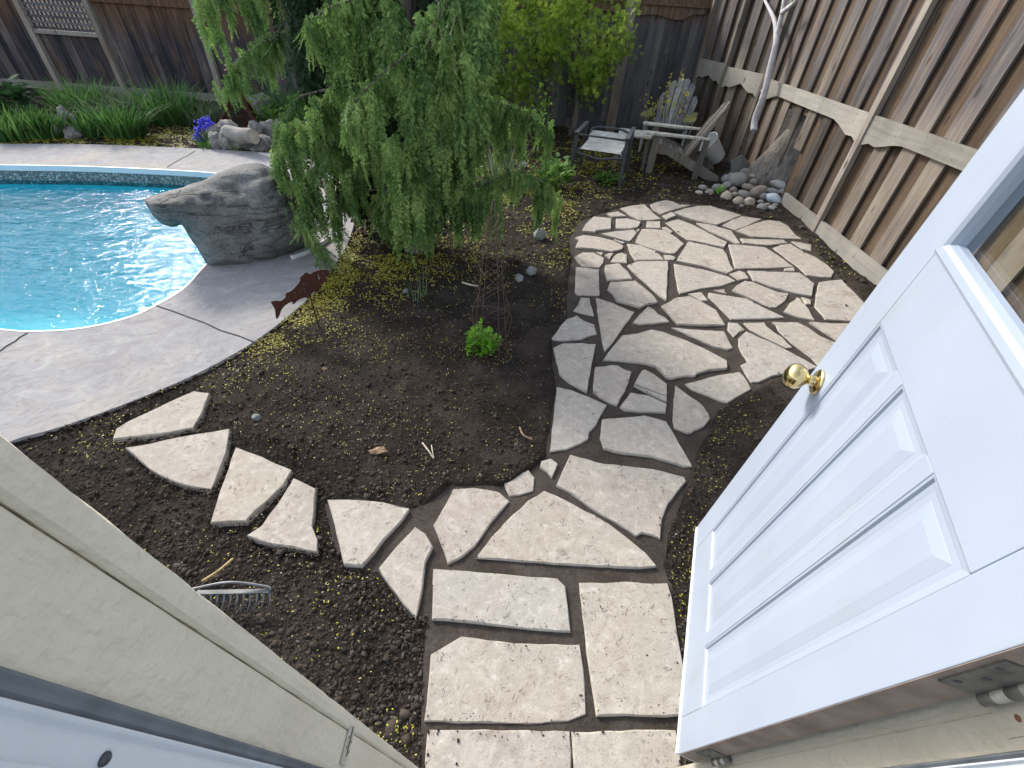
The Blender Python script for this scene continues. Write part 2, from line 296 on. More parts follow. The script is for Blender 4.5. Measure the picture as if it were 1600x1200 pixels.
# ------------------------------------------------------------------ mesh helpers
BASE = {}
class MB:
    def __init__(s): s.v = []; s.f = []
    def add(s, vs, fs):
        o = len(s.v); s.v += [tuple(v) for v in vs]; s.f += [tuple(i + o for i in f) for f in fs]; return s
    def box(s, c, size, m=None):
        x, y, z = (q / 2 for q in size); c = Vector(c); m = m or Matrix.Identity(3)
        vs = [c + m @ Vector(p) for p in ((-x, -y, -z), (x, -y, -z), (x, y, -z), (-x, y, -z), (-x, -y, z), (x, -y, z), (x, y, z), (-x, y, z))]
        return s.add(vs, [(3, 2, 1, 0), (4, 5, 6, 7), (0, 1, 5, 4), (1, 2, 6, 5), (2, 3, 7, 6), (3, 0, 4, 7)])
    def bar(s, a, b, w, t, up=(0, 0, 1), w2=None):
        """square bar from a to b, w wide across, t thick along up"""
        a, b = Vector(a), Vector(b); d = (b - a).normalized(); up = Vector(up)
        sx = d.cross(up)
        if sx.length < 1e-4: sx = d.cross(Vector((1, 0, 0)))
        sx.normalize(); u = sx.cross(d); w2 = w if w2 is None else w2
        vs = [p + sx * (i * ww / 2) + u * (j * t / 2) for p, ww in ((a, w), (b, w2)) for i, j in ((-1, -1), (1, -1), (1, 1), (-1, 1))]
        return s.add(vs, [(3, 2, 1, 0), (4, 5, 6, 7), (0, 1, 5, 4), (1, 2, 6, 5), (2, 3, 7, 6), (3, 0, 4, 7)])
    def tube(s, pts, rad, n=8, caps=True):
        pts = [Vector(p) for p in pts]
        if not isinstance(rad, (list, tuple)): rad = [rad] * len(pts)
        o = len(s.v); prev = None
        for i, p in enumerate(pts):
            d = (pts[min(i + 1, len(pts) - 1)] - pts[max(i - 1, 0)]).normalized()
            if prev is None: prev = d.orthogonal()
            x = (prev - d * prev.dot(d)).normalized(); prev = x; y = d.cross(x)
            for q in range(n):
                a = 2 * math.pi * q / n; s.v.append(tuple(p + (x * math.cos(a) + y * math.sin(a)) * rad[i]))
        for i in range(len(pts) - 1):
            for q in range(n):
                r = (q + 1) % n; s.f.append((o + i * n + q, o + i * n + r, o + (i + 1) * n + r, o + (i + 1) * n + q))
        if caps:
            s.f.append(tuple(o + q for q in range(n))[::-1]); s.f.append(tuple(o + (len(pts) - 1) * n + q for q in range(n)))
        return s
    def prism(s, poly, h, axis):
        """polygon (list of points) pushed along axis*h"""
        n = len(poly); ax = Vector(axis) * h
        vs = [Vector(p) for p in poly] + [Vector(p) + ax for p in poly]
        return s.add(vs, [tuple(range(n))[::-1], tuple(range(n, 2 * n))] + [(i, (i + 1) % n, n + (i + 1) % n, n + i) for i in range(n)])
    def lathe(s, prof, org=(0, 0, 0), axis=(0, 0, 1), n=20):
        org = Vector(org); ax = Vector(axis).normalized(); x = ax.orthogonal().normalized(); y = ax.cross(x); o = len(s.v)
        for r, h in prof:
            for q in range(n):
                a = 2 * math.pi * q / n; s.v.append(tuple(org + ax * h + (x * math.cos(a) + y * math.sin(a)) * r))
        for i in range(len(prof) - 1):
            for q in range(n):
                r = (q + 1) % n; s.f.append((o + i * n + q, o + i * n + r, o + (i + 1) * n + r, o + (i + 1) * n + q))
        s.f.append(tuple(o + q for q in range(n))[::-1]); s.f.append(tuple(o + (len(prof) - 1) * n + q for q in range(n)))
        return s
    def blob(s, c, size, rot=None, sub=2, amp=.18, freq=1.6, seed=0.0):
        bm = bmesh.new(); bmesh.ops.create_icosphere(bm, subdivisions=sub, radius=1); c = Vector(c); rot = rot or Matrix.Identity(3)
        vs = []
        for q in bm.verts:
            p = q.co.copy(); f = 1 + amp * noise.noise(p * freq + Vector((seed * 7.3, seed * 3.1, seed)))
            vs.append(c + rot @ Vector((p.x * size[0] * f, p.y * size[1] * f, p.z * size[2] * f)))
        fs = [tuple(q.index for q in f.verts) for f in bm.faces]; bm.free(); return s.add(vs, fs)
    def build(s, name, mat, parent=None, smooth=False, loc=None):
        me = bpy.data.meshes.new(name)
        if parent is not None: m = BASE[parent.name].inverted(); vs = [m @ Vector(v) for v in s.v]; bb = BASE[parent.name]
        else:
            loc = Vector(loc) if loc is not None else Vector((0, 0, 0)); vs = [Vector(v) - loc for v in s.v]; bb = Matrix.Translation(loc)
        me.from_pydata(vs, [], s.f); me.update()
        if smooth: me.polygons.foreach_set('use_smooth', [True] * len(me.polygons))
        me.materials.append(M[mat] if isinstance(mat, str) else mat)
        o = bpy.data.objects.new(name, me); C.objects.link(o)
        if parent is not None: o.parent = parent
        else: o.location = loc
        BASE[o.name] = bb; return o

def np_mesh(name, V, F, mat, parent=None, smooth=False, loc=(0, 0, 0)):
    """big mesh out of arrays: V (n,3), F (m,k), world coordinates"""
    V = np.asarray(V, dtype=np.float64); F = np.asarray(F, dtype=np.int32)
    m = BASE[parent.name] if parent is not None else Matrix.Translation(Vector(loc))
    mi = np.array(m.inverted()); V = V @ mi[:3, :3].T + mi[:3, 3]
    me = bpy.data.meshes.new(name); me.vertices.add(len(V)); me.vertices.foreach_set('co', V.astype(np.float32).ravel())
    k = F.shape[1]; me.loops.add(F.size); me.loops.foreach_set('vertex_index', F.ravel())
    me.polygons.add(len(F)); me.polygons.foreach_set('loop_start', np.arange(0, F.size, k, dtype=np.int32)); me.polygons.foreach_set('loop_total', np.full(len(F), k, dtype=np.int32))
    me.update(calc_edges=True); me.validate()
    if smooth: me.polygons.foreach_set('use_smooth', np.ones(len(me.polygons), dtype=bool))
    me.materials.append(M[mat]); o = bpy.data.objects.new(name, me); C.objects.link(o)
    if parent is not None: o.parent = parent
    else: o.location = loc
    BASE[o.name] = m; return o

def tag(o, label=None, cat=None, group=None, kind=None):
    if label: o['label'] = label
    if cat: o['category'] = cat
    if group: o['group'] = group
    if kind: o['kind'] = kind
    return o
def thing(name, label, cat, loc=(0, 0, 0), rotz=0.0, group=None, matrix=None):
    o = bpy.data.objects.new(name, None); C.objects.link(o); o.empty_display_size = .1
    m = matrix or (Matrix.Translation(Vector(loc)) @ Matrix.Rotation(rotz, 4, 'Z'))
    o.matrix_world = m; BASE[o.name] = m.copy()
    return tag(o, label, cat, group)
def copy_part(src, parent, matrix):
    """another piece with the same mesh at its own place (matrix in world)"""
    o = src.copy(); C.objects.link(o); o.parent = parent
    o.matrix_local = BASE[parent.name].inverted() @ matrix if parent is not None else matrix
    BASE[o.name] = matrix.copy(); return o
def jag(poly, step=.05, amp=.006, seed=0.0):
    """outline with chipped, uneven edges"""
    out = []; n = len(poly)
    for i in range(n):
        a, b = Vector(poly[i]), Vector(poly[(i + 1) % n]); L = (b - a).length; q = max(1, int(L / step)); nr = Vector((b.y - a.y, a.x - b.x)).normalized() if L > 0 else Vector((0, 0))
        for j in range(q):
            p = a + (b - a) * (j / q)
            if j: p = p + nr * (noise.noise(Vector((p.x * 9, p.y * 9, seed))) * amp * 2 + noise.noise(Vector((p.x * 31, p.y * 31, seed + 5))) * amp)
            out.append(p)
    return out
def inside(x, y, poly):
    r = False; j = len(poly) - 1
    for i in range(len(poly)):
        if (poly[i][1] > y) != (poly[j][1] > y) and x < (poly[j][0] - poly[i][0]) * (y - poly[i][1]) / (poly[j][1] - poly[i][1]) + poly[i][0]: r = not r
        j = i
    return r
def inside_np(X, Y, poly):
    P = np.asarray([(p[0], p[1]) for p in poly]); r = np.zeros(X.shape, bool); j = len(P) - 1
    for i in range(len(P)):
        c = ((P[i, 1] > Y) != (P[j, 1] > Y))
        with np.errstate(divide='ignore', invalid='ignore'):
            r ^= c & (X < (P[j, 0] - P[i, 0]) * (Y - P[i, 1]) / (P[j, 1] - P[i, 1] + 1e-12) + P[i, 0])
        j = i
    return r
def dist_np(X, Y, poly):
    D = np.full(X.shape, 1e9); P = [np.array((p[0], p[1])) for p in poly]
    for i in range(len(P)):
        a, b = P[i], P[(i + 1) % len(P)]; d = b - a; L = d @ d + 1e-12
        t = np.clip(((X - a[0]) * d[0] + (Y - a[1]) * d[1]) / L, 0, 1)
        D = np.minimum(D, np.hypot(X - a[0] - t * d[0], Y - a[1] - t * d[1]))
    return D
def spline(pts, n=8, closed=False):
    pts = [Vector(p) for p in pts]; out = []; N = len(pts)
    for i in range(N if closed else N - 1):
        g = lambda j: pts[j % N] if closed else pts[max(0, min(N - 1, j))]
        p0, p1, p2, p3 = g(i - 1), g(i), g(i + 1), g(i + 2)
        for q in range(n):
            t = q / n; out.append(.5 * ((2 * p1) + (p2 - p0) * t + (2 * p0 - 5 * p1 + 4 * p2 - p3) * t * t + (3 * p1 - p0 - 3 * p2 + p3) * t ** 3))
    if not closed: out.append(pts[-1])
    return out
def fill(loops, z0, z1):
    """sheet with holes between closed 2D loops (first = outer), top at z1 and skirts down to z0"""
    vs = []; es = []
    for L in loops:
        o = len(vs); n = len(L); vs += [Vector((p[0], p[1])) for p in L]; es += [(o + i, o + (i + 1) % n) for i in range(n)]
    r = delaunay_2d_cdt(vs, es, [], 0, 1e-5)
    V, F = r[0], r[2]; mb = MB(); fs = []
    for f in F:
        cx = sum(V[i][0] for i in f) / len(f); cy = sum(V[i][1] for i in f) / len(f)
        if inside(cx, cy, loops[0]) and not any(inside(cx, cy, h) for h in loops[1:]): fs.append(tuple(f))
    mb.add([(p[0], p[1], z1) for p in V], fs)
    for L in loops:
        n = len(L); mb.add([(p[0], p[1], z1) for p in L] + [(p[0], p[1], z0) for p in L], [(i, (i + 1) % n, n + (i + 1) % n, n + i) for i in range(n)])
    return mb

# ================================================================== THE SETTING
xy = lambda P: Vector((P[0], P[1]))
def G2(*pts): return [xy(at(*p)) for p in pts]
# ---- stones of the path, outlines measured on the ground
Z = lambda ox, oy, s, *pts: [(ox + x / s, oy + y / s) for x, y in pts]
A = lambda *p: Z(890, 300, 8, *p)
B = lambda *p: Z(1050, 300, 8, *p)
Cc = lambda *p: Z(1180, 340, 8, *p)
D = lambda *p: Z(860, 430, 8, *p)
E = lambda *p: Z(1020, 430, 8, *p)
F = lambda *p: Z(1160, 450, 8, *p)
G = lambda *p: Z(850, 540, 8, *p)
H = lambda *p: Z(1000, 540, 8, *p)
I = lambda *p: Z(850, 600, 3.2, *p)
J = lambda *p: Z(450, 700, 2.4, *p)
STONES = [
 A((635,205),(780,170),(940,155),(985,205),(1060,280),(1145,340),(1000,355),(870,355),(760,300)),
 A((1005,165),(1090,130),(1200,110),(1300,130),(1420,190),(1250,240),(1140,280),(1040,225)),
 A((1390,155),(1510,165),(1430,190)),
 A((465,275),(600,250),(715,305),(530,315)),
 A((295,310),(440,320),(520,330),(515,465),(335,485),(320,505),(150,490),(200,400)),
 A((580,340),(720,335),(890,380),(850,445),(740,465),(580,460)),
 A((965,370),(1130,370),(1140,455),(960,450)),
 A((1150,300),(1270,255),(1330,300),(1210,345)),
 A((390,525),(580,490),(800,470),(840,510),(770,600),(740,615),(560,570)),
 A((855,455),(880,470),(850,495),(835,475)),
 A((905,470),(1040,470),(1170,480),(1330,570),(1430,650),(1310,770),(1200,765),(1000,705),(815,640),(860,540)),
 A((560,590),(690,630),(660,645),(550,600)),
 A((60,575),(170,540),(330,560),(540,610),(670,680),(660,715),(520,750),(290,710),(70,700),(110,600)),
 A((55,815),(160,755),(300,755),(430,820),(420,890),(370,945),(160,935),(100,870)),
 A((440,790),(480,765),(550,765),(500,835)), A((330,750),(420,755),(400,790)),
 A((600,770),(650,758),(715,785),(720,890),(510,880),(545,810)),
 A((717,650),(880,668),(1080,740),(1180,850),(1000,855),(820,860),(760,770)),
 A((1175,790),(1250,790),(1325,815),(1300,850),(1200,850)),
 [(900,418),(936,421),(937,461),(903,461),(898,457)],
 A((445,920),(610,895),(720,990),(780,1090),(470,1110),(440,990)),
 A((1155,445),(1210,440),(1290,495),(1260,518),(1170,470)),
 [(980,415),(996,409),(1044,409),(1043,440),(1041,470),(1030,462),(1012,445),(994,430)],
 B((15,255),(150,210),(320,180),(470,175),(620,225),(865,300),(700,360),(560,415),(420,390),(250,345)),
 B((625,415),(750,350),(870,310),(1115,345),(960,415),(790,475)),
 [(1149,361),(1180,349),(1199,344),(1218,346),(1232,354),(1243,367),(1253,373),(1230,373),(1200,371),(1175,370)],
 B((300,390),(450,405),(740,490),(790,560),(850,655),(800,650),(640,570),(480,500)),
 B((850,585),(1100,595),(1390,600),(1440,640),(1290,655),(1190,670),(1050,660),(890,640)),
 [(1039,348),(1050,344),(1060,342),(1081,350),(1100,360),(1119,371),(1136,379),(1131,387),(1112,383),(1091,378),(1074,375),(1060,365),(1048,355)],
 B((200,625),(420,670),(630,720),(690,800),(720,900),(770,975),(700,1010),(680,1020),(400,935),(55,860),(120,750)),
 B((705,660),(900,665),(1160,690),(1330,790),(1520,930),(1300,945),(1000,955),(790,960),(750,810)),
 Cc((220,380),(310,345),(440,330),(620,440),(760,500),(900,600),(985,680),(950,750),(800,745),(640,720),(540,620),(380,500)),
 Cc((450,295),(560,310),(700,340),(700,415),(590,390)),
 Cc((365,640),(480,630),(495,675),(360,670)),
 [(1168,424),(1200,425.5),(1248,427),(1262,436),(1272,444),(1268,463),(1255,461),(1230,456),(1205,449),(1178,439)],
 [(1280,440),(1296,438),(1315,436),(1325,447),(1338,459),(1352,474),(1341,490),(1334,502),(1290,499),(1284,491),(1273,479),(1275,463)],
 [(1264,504),(1299,506),(1335,506),(1345,520),(1325,534),(1311,534),(1297,525)],
 F((370,425),(690,430),(830,500),(960,590),(1190,690),(1180,860),(1000,970),(940,960),(860,870),(620,690),(450,530),(420,460)),
 F((10,440),(270,430),(300,480),(400,560),(500,620),(625,745),(540,750),(330,650),(100,530)),
 F((680,120),(720,140),(830,280),(900,410),(700,370),(510,300),(600,180)),
 F((735,115),(850,150),(855,205),(790,205)),
 B((715,1025),(840,985),(920,1020),(960,1085),(830,1100)),
 [(1053,413),(1080,418),(1110,424),(1137,432),(1149,439),(1130,446),(1090,452),(1062,459),(1059,452),(1055,430)],
 [(1163,439),(1176,441),(1195,449),(1215,456),(1232,459),(1228,469),(1213,480),(1203,480),(1185,472),(1143,454),(1150,447)],
 E((745,190),(890,180),(925,235),(820,215)),
 [(1107,458),(1132,462),(1166,467),(1195,482),(1226,496),(1195,498),(1160,499),(1142,499),(1129,486),(1106,464)],
 E((440,235),(600,215),(690,320),(600,325)),
 E((105,390),(290,285),(450,265),(620,340),(790,440),(900,625),(600,625),(310,615),(200,490)),
 D((710,185),(745,90),(1060,75),(1180,170),(1270,250),(1340,340),(1200,370),(1120,410),(980,370),(830,330),(780,240)),
 D((380,285),(490,290),(545,510),(400,480),(285,445),(345,370)),
 D((570,280),(780,350),(1050,465),(960,590),(850,740),(750,880),(680,950),(650,850),(620,650),(590,480)),
 D((1030,595),(1110,500),(1220,395),(1300,440),(1350,490),(1430,530),(1490,585),(1300,605),(1130,620)),
 D((10,800),(120,640),(200,550),(330,500),(420,570),(550,620),(580,735),(450,770),(390,800),(120,820)),
 E((230,650),(560,680),(890,700),(940,800),(1000,910),(930,930),(760,890),(560,800)),
 E((945,590),(1060,600),(1150,685),(1080,710),(1010,770),(935,680)),
 [(1165,519),(1201,534),(1235,551),(1277,574),(1260,579),(1235,581),(1209,587),(1185,597),(1174,597),(1165,583),(1158,570),(1169,566),(1160,553),(1154,540),(1154,529)],
 [(972,525),(995,522),(1017,516),(1035,520),(1060,529),(1086,540),(1112,552),(1135,565),(1136,576),(1106,579),(1089,584),(1086,588),(1070,588),(1050,592),(1041,590),(1035,582),(1024,573),(1010,569),(975,565),(942,563),(955,545)],
 [(864,544),(879,537),(910,536),(931,538),(925,567),(917,613),(904,607),(887,597),(874,585),(869,565)],
 G((640,270),(750,260),(830,245),(920,250),(1000,300),(1095,330),(1060,460),(1010,580),(910,755),(800,710),(700,650),(615,580),(620,430)),
 G((1220,320),(1260,305),(1380,370),(1460,430),(1535,490),(1535,635),(1350,570),(1130,480)),
 G((1080,590),(1300,630),(1535,735),(1520,840),(1300,835),(1010,815),(950,770)),
 G((1120,500),(1530,645),(1530,710),(1390,645)),
 [(870,605),(894,610),(920,621),(948,634),(937,652),(931,665),(921,675),(919,686),(905,694),(885,702),(859,706),(862,680),(866,640)],
 H((440,505),(480,530),(600,620),(720,700),(800,770),(850,850),(880,910),(800,1010),(740,1040),(680,1060),(640,1090),(590,1095),(480,1050),(430,1030),(410,930),(420,750)),
 H((560,480),(750,430),(950,370),(1240,325),(1300,380),(1350,450),(1390,540),(1250,620),(1090,715),(1020,700),(850,630),(640,550)),
 I((290,180),(500,160),(610,190),(660,270),(740,415),(700,415),(540,365),(400,350),(300,325),(280,270)),
 I((130,355),(300,400),(540,425),(700,465),(710,490),(620,600),(590,680),(580,775),(530,755),(490,745),(460,760),(350,690),(230,620),(130,545),(60,510),(110,400)),
 [(850,767),(867,773),(900,790),(940,812),(980,840),(1010,865),(1025,885),(1000,888),(950,886),(880,882),(800,876),(743,872),(760,850),(790,815),(825,782)],
 J((620,155),(700,150),(790,165),(830,200),(770,270),(700,370),(650,410),(600,435),(570,350),(545,290),(580,230)),
 J((850,95),(900,80),(925,110),(920,160),(870,175),(830,180),(805,120)),
 J((950,50),(985,40),(1012,60),(990,112),(970,90),(945,75)),
 J((545,455),(760,470),(1010,490),(1040,520),(1050,600),(1060,690),(900,680),(730,660),(540,645)),
 J((650,705),(850,730),(1095,735),(1110,830),(1120,1000),(1050,1025),(900,1035),(700,1030),(510,1025),(525,900),(535,775),(590,740)),
 [(905,910),(960,909),(1043,911),(1050,935),(1060,1000),(1071,1060),(1062,1118),(1000,1119),(932,1119),(920,1040)],
 [(668,1140),(780,1141),(890,1143),(893,1175),(890,1240),(668,1250),(664,1190)],
 [(893,1143),(970,1142),(1056,1141),(1062,1170),(1066,1250),(900,1240)],
]
STEPPING = [
 [(177,688),(183,672),(200,661),(235,645),(270,628),(305,613),(328,616),(318,645),(303,670),(250,680)],
 [(197,702),(240,695),(300,683),(361,673),(355,710),(344,740),(332,767),(300,763),(265,752),(235,735)],
 [(370,701),(400,712),(457,737),(445,760),(420,785),(385,817),(355,818),(331,820),(345,770)],
 [(460,750),(495,766),(492,800),(489,825),(497,845),(497,865),(460,858),(420,852),(388,840),(410,825),(435,790)],
 [(512,783),(545,782),(600,786),(640,797),(628,815),(600,845),(585,865),(566,886),(538,884),(530,850),(520,810)],
 [(649,825),(665,835),(677,855),(665,880),(660,925),(650,967),(630,945),(592,890),(620,855)],
]
PATH = G2((905,345),(960,325),(1040,312),(1090,318),(1130,324),(1180,340),(1225,345),(1262,375),(1305,425),(1350,465),(1360,500),(1320,545),(1275,580),(1225,588),(1180,610),(1125,640),(1110,675),(1085,730),(1075,760),(1045,835),(1040,885),(1050,910),(1074,1060),(1072,1130),(1075,1260),(655,1260),(658,1120),(662,1000),(668,960),(640,965),(588,890),(545,890),(520,850),(505,780),(560,776),(650,793),(700,755),(790,755),(835,725),(850,712),(852,690),(866,600),(858,540),(862,525),(885,495),(885,440),(890,400),(888,375))
DECK_OUT = G2((37,685),(100,668),(200,632),(300,590),(380,547),(440,505),(490,460),(520,420),(542,385),(554,345),(552,305),(535,270),(490,252),(420,240),(300,233),(150,227),(0,226)) + [Vector((-9, 6.0)), Vector((-13, 5.0)), Vector((-13, -3)), Vector((-6, -3)), Vector((-3.6, .3))]
DECK_OUT = [xy(p) for p in spline([Vector((p.x, p.y, 0)) for p in DECK_OUT[:17]], 4)] + DECK_OUT[17:]
_pl = G2((330,271),(372,280),(400,300),(408,330),(390,368),(345,395),(318,422),(290,452),(245,480),(200,500),(130,516),(60,521),(0,518),(-150,500))
POOL = [xy(p) for p in spline([Vector((p.x, p.y, 0)) for p in _pl + [Vector((-7, 2.9)), Vector((-9, 3.6)), Vector((-9.4, 4.6)), Vector((-8.2, 5.2))] + G2((0,259),(160,262))], 5, True)]

# ---- far ground, a sheet round the garden to the horizon
mb = MB(); gx, gy = (-13, 4.3), (-1.6, 10.6); f_ = 90
q = [(-f_, -f_), (f_, -f_), (f_, f_), (-f_, f_)]; p = [(gx[0], gy[0]), (gx[1], gy[0]), (gx[1], gy[1]), (gx[0], gy[1])]
mb.add([(a, b, -.03) for a, b in q + p], [(i, (i + 1) % 4, 4 + (i + 1) % 4, 4 + i) for i in range(4)])
tag(mb.build('ground', 'soil'), kind='structure')

# ---- garden soil with its lumps, hollowed under the path and the pool deck
MOUND = at(640, 560)
def soil_h(X, Y):
    z = np.zeros(X.shape); f = X.ravel(); g = Y.ravel()
    h = np.array([noise.noise(Vector((a * 1.3, b * 1.3, 0))) * .022 + noise.noise(Vector((a * 5, b * 5, 3))) * .014 + noise.noise(Vector((a * 17, b * 17, 7))) * .010 + noise.noise(Vector((a * 42, b * 42, 9))) * .006 for a, b in zip(f, g)])
    z = h.reshape(X.shape) - .002 + .035 * np.exp(-((X - MOUND.x) ** 2 + (Y - MOUND.y) ** 2) / .8)
    return z
def grid(xs, ys):
    X, Y = np.meshgrid(xs, ys); Zh = soil_h(X, Y)
    ins = inside_np(X, Y, PATH); d = dist_np(X, Y, PATH)
    Zh = np.where(ins, np.minimum(Zh, Zh * np.clip(1 - d / .05, 0, 1) - np.clip(d / .05, 0, 1) * .06), Zh)
    for T in STEPPING:
        P = G2(*T); c = sum(P, Vector((0, 0))) / len(P)
        near = (np.abs(X - c.x) < .6) & (np.abs(Y - c.y) < .6)
        if near.any():
            dd = dist_np(X[near], Y[near], P); ii = inside_np(X[near], Y[near], P); dd = np.where(ii, 0, dd)
            Zh[near] = np.where(dd < .12, np.minimum(Zh[near], -.022 + dd * .22), Zh[near])
    dk = inside_np(X, Y, DECK_OUT); ddk = dist_np(X, Y, DECK_OUT)
    Zh = np.where(~dk & (ddk < .12), Zh * (ddk / .12) - .012 * (1 - ddk / .12), Zh)
    V = np.stack([X, Y, Zh], -1).reshape(-1, 3); n, m = X.shape
    idx = np.arange(n * m).reshape(n, m)
    Fq = np.stack([idx[:-1, :-1], idx[:-1, 1:], idx[1:, 1:], idx[1:, :-1]], -1).reshape(-1, 4)
    bad = (dk & (ddk > .06)).ravel(); Fq = Fq[~bad[Fq].any(1)]
    return V, Fq
ys = [-1.6, -.9, -.3]; y = -.1
while y < 10.6: ys.append(y); y += .018 + max(0, y) * .0075
ys.append(10.6)
xs = np.concatenate([np.arange(-4.4, -2.6, .06), np.arange(-2.6, 2.6, .024), np.arange(2.6, 4.31, .05)]); xs[-1] = 4.3
V1, F1 = grid(xs, np.array(ys))
V2, F2 = grid(np.linspace(-13, xs[0], 70), np.linspace(4.6, 10.6, 50))
tag(np_mesh('garden_soil', np.concatenate([V1, V2]), np.concatenate([F1, F2 + len(V1)]), 'soil', smooth=True), kind='structure')

# ---- path: packed mud sheet, and every stone a piece of it
mb = fill([PATH], -.09, -.009)
path = tag(mb.build('flagstone_path', 'packed_mud'), kind='structure')
# finer mud surface, uneven
bm = bmesh.new(); bm.from_mesh(path.data); bmesh.ops.triangulate(bm, faces=bm.faces)
for _ in range(4):
    es = [e for e in bm.edges if e.calc_length() > .11 and abs(e.verts[0].co.z + .009) < 1e-3 and abs(e.verts[1].co.z + .009) < 1e-3]
    if es: bmesh.ops.subdivide_edges(bm, edges=es, cuts=1)
bmesh.ops.triangulate(bm, faces=bm.faces)
for q in bm.verts:
    if q.co.z > -.03: q.co.z += noise.noise(q.co * 6) * .006 + noise.noise(q.co * 22) * .004
for q in bm.faces: q.smooth = True
bm.to_mesh(path.data); bm.free()
def stone(poly, name, parent, th=.055, seed=0, top=0.004):
    P = G2(*poly); P = jag(P, .045, .0028, seed); n = len(P); c = sum(P, Vector((0, 0))) / n
    tilt = (rnd.uniform(-.012, .012), rnd.uniform(-.012, .012)); zt = top + rnd.uniform(-.004, .005)
    zz = lambda p, d: zt + (p.x - c.x) * tilt[0] + (p.y - c.y) * tilt[1] - d
    mb = MB(); ring = []
    inner = []
    for i, p in enumerate(P):
        e = (P[(i + 1) % n] - P[i - 1]); nr = Vector((e.y, -e.x)).normalized() if e.length > 0 else Vector((0, 0))
        if nr.dot(p - c) < 0: nr = -nr
        inner.append(p - nr * rnd.uniform(.002, .006))
    vs = [(p.x, p.y, zz(p, 0) + noise.noise(Vector((p.x * 8, p.y * 8, seed))) * .002) for p in inner] + [(p.x, p.y, zz(p, rnd.uniform(.005, .010))) for p in P] + [(p.x + (p.x - c.x) * .01, p.y + (p.y - c.y) * .01, zz(p, th)) for p in P]
    r = delaunay_2d_cdt([Vector((p.x, p.y)) for p in inner], [(i, (i + 1) % n) for i in range(n)], [], 0, 1e-6)
    tri = []
    if len(r[0]) == n:
        tri = [tuple(f) for f in r[2] if inside(sum(r[0][i][0] for i in f) / 3, sum(r[0][i][1] for i in f) / 3, [tuple(q) for q in r[0]])]
    else: tri = [tuple(range(n))]
    mb.add(vs, tri + [(i, n + i, n + (i + 1) % n, (i + 1) % n) for i in range(n)] + [(n + i, 2 * n + i, 2 * n + (i + 1) % n, n + (i + 1) % n) for i in range(n)])
    o = mb.build(name, 'flagstone', parent)
    # origin at the stone
    o.data.transform(Matrix.Translation((-c.x, -c.y, 0))); o.location = (c.x, c.y, 0)
    bm = bmesh.new(); bm.from_mesh(o.data); bmesh.ops.recalc_face_normals(bm, faces=bm.faces); bm.to_mesh(o.data); bm.free()
    return o
for i, p in enumerate(STONES): stone(p, 'flagstone', path, seed=i)
for i, p in enumerate(STEPPING): stone(p, 'flagstone', path, th=.06, seed=100 + i, top=.014)

# ---- pool deck, coping, basin, water
deck = tag(fill([DECK_OUT, POOL], -.14, .012).build('pool_deck', 'stamped_concrete'), kind='structure')
for a, b in (((245, 480), (403, 539)), ((45, 523), (-20, 565)), ((262, 263), (306, 237))):
    mb = MB(); pa, pb = at(*a), at(*b); pts = [pa.lerp(pb, t / 6) + Vector((0, 0, .0145)) + (Vector((rnd.uniform(-.008, .008), rnd.uniform(-.008, .008), 0)) if 0 < t < 6 else Vector((0, 0, 0))) for t in range(7)]
    for q in range(6): mb.bar(pts[q], pts[q + 1], .008, .003)
    mb.build('control_joint', 'joint_dark', deck)
WATER = -.165
mb = MB(); n = len(POOL)
ctr = sum(POOL, Vector((0, 0))) / n
off = lambda p, k: p + (ctr - p).normalized() * k
rings = [(-.0, .0145, 0), (.02, .0145, 0), (.02, -.05, 0)]
mb.add([(*off(p, k), z) for k, z, _ in rings for p in POOL], [(r * n + i, r * n + (i + 1) % n, (r + 1) * n + (i + 1) % n, (r + 1) * n + i) for r in range(2) for i in range(n)])
mb.build('pool_coping', 'coping_white', deck)
pw = MB(); zs = [(.012, -.05), (.012, -.215)]
pw.add([(*off(p, k), z) for k, z in zs for p in POOL], [(i, (i + 1) % n, n + (i + 1) % n, n + i) for i in range(n)])
pool = tag(MB().add([(*off(p, k), z) for k, z in ((.012, -.215), (.014, -.46), (.30, -.47), (.36, -.62), (.9, -1.05), (1.6, -1.2)) for p in POOL], [(r * n + i, r * n + (i + 1) % n, (r + 1) * n + (i + 1) % n, (r + 1) * n + i) for r in range(5) for i in range(n)] + [tuple(5 * n + i for i in range(n))]).build('pool_basin', 'pool_liner', smooth=True), kind='structure')
pw.build('tile_band', 'tile_band', pool)
mb = MB(); mb.add([(*off(p, .011), WATER) for p in POOL], [tuple(range(n))[::-1]]); tag(mb.build('pool_water', 'pool_water'), kind='structure')

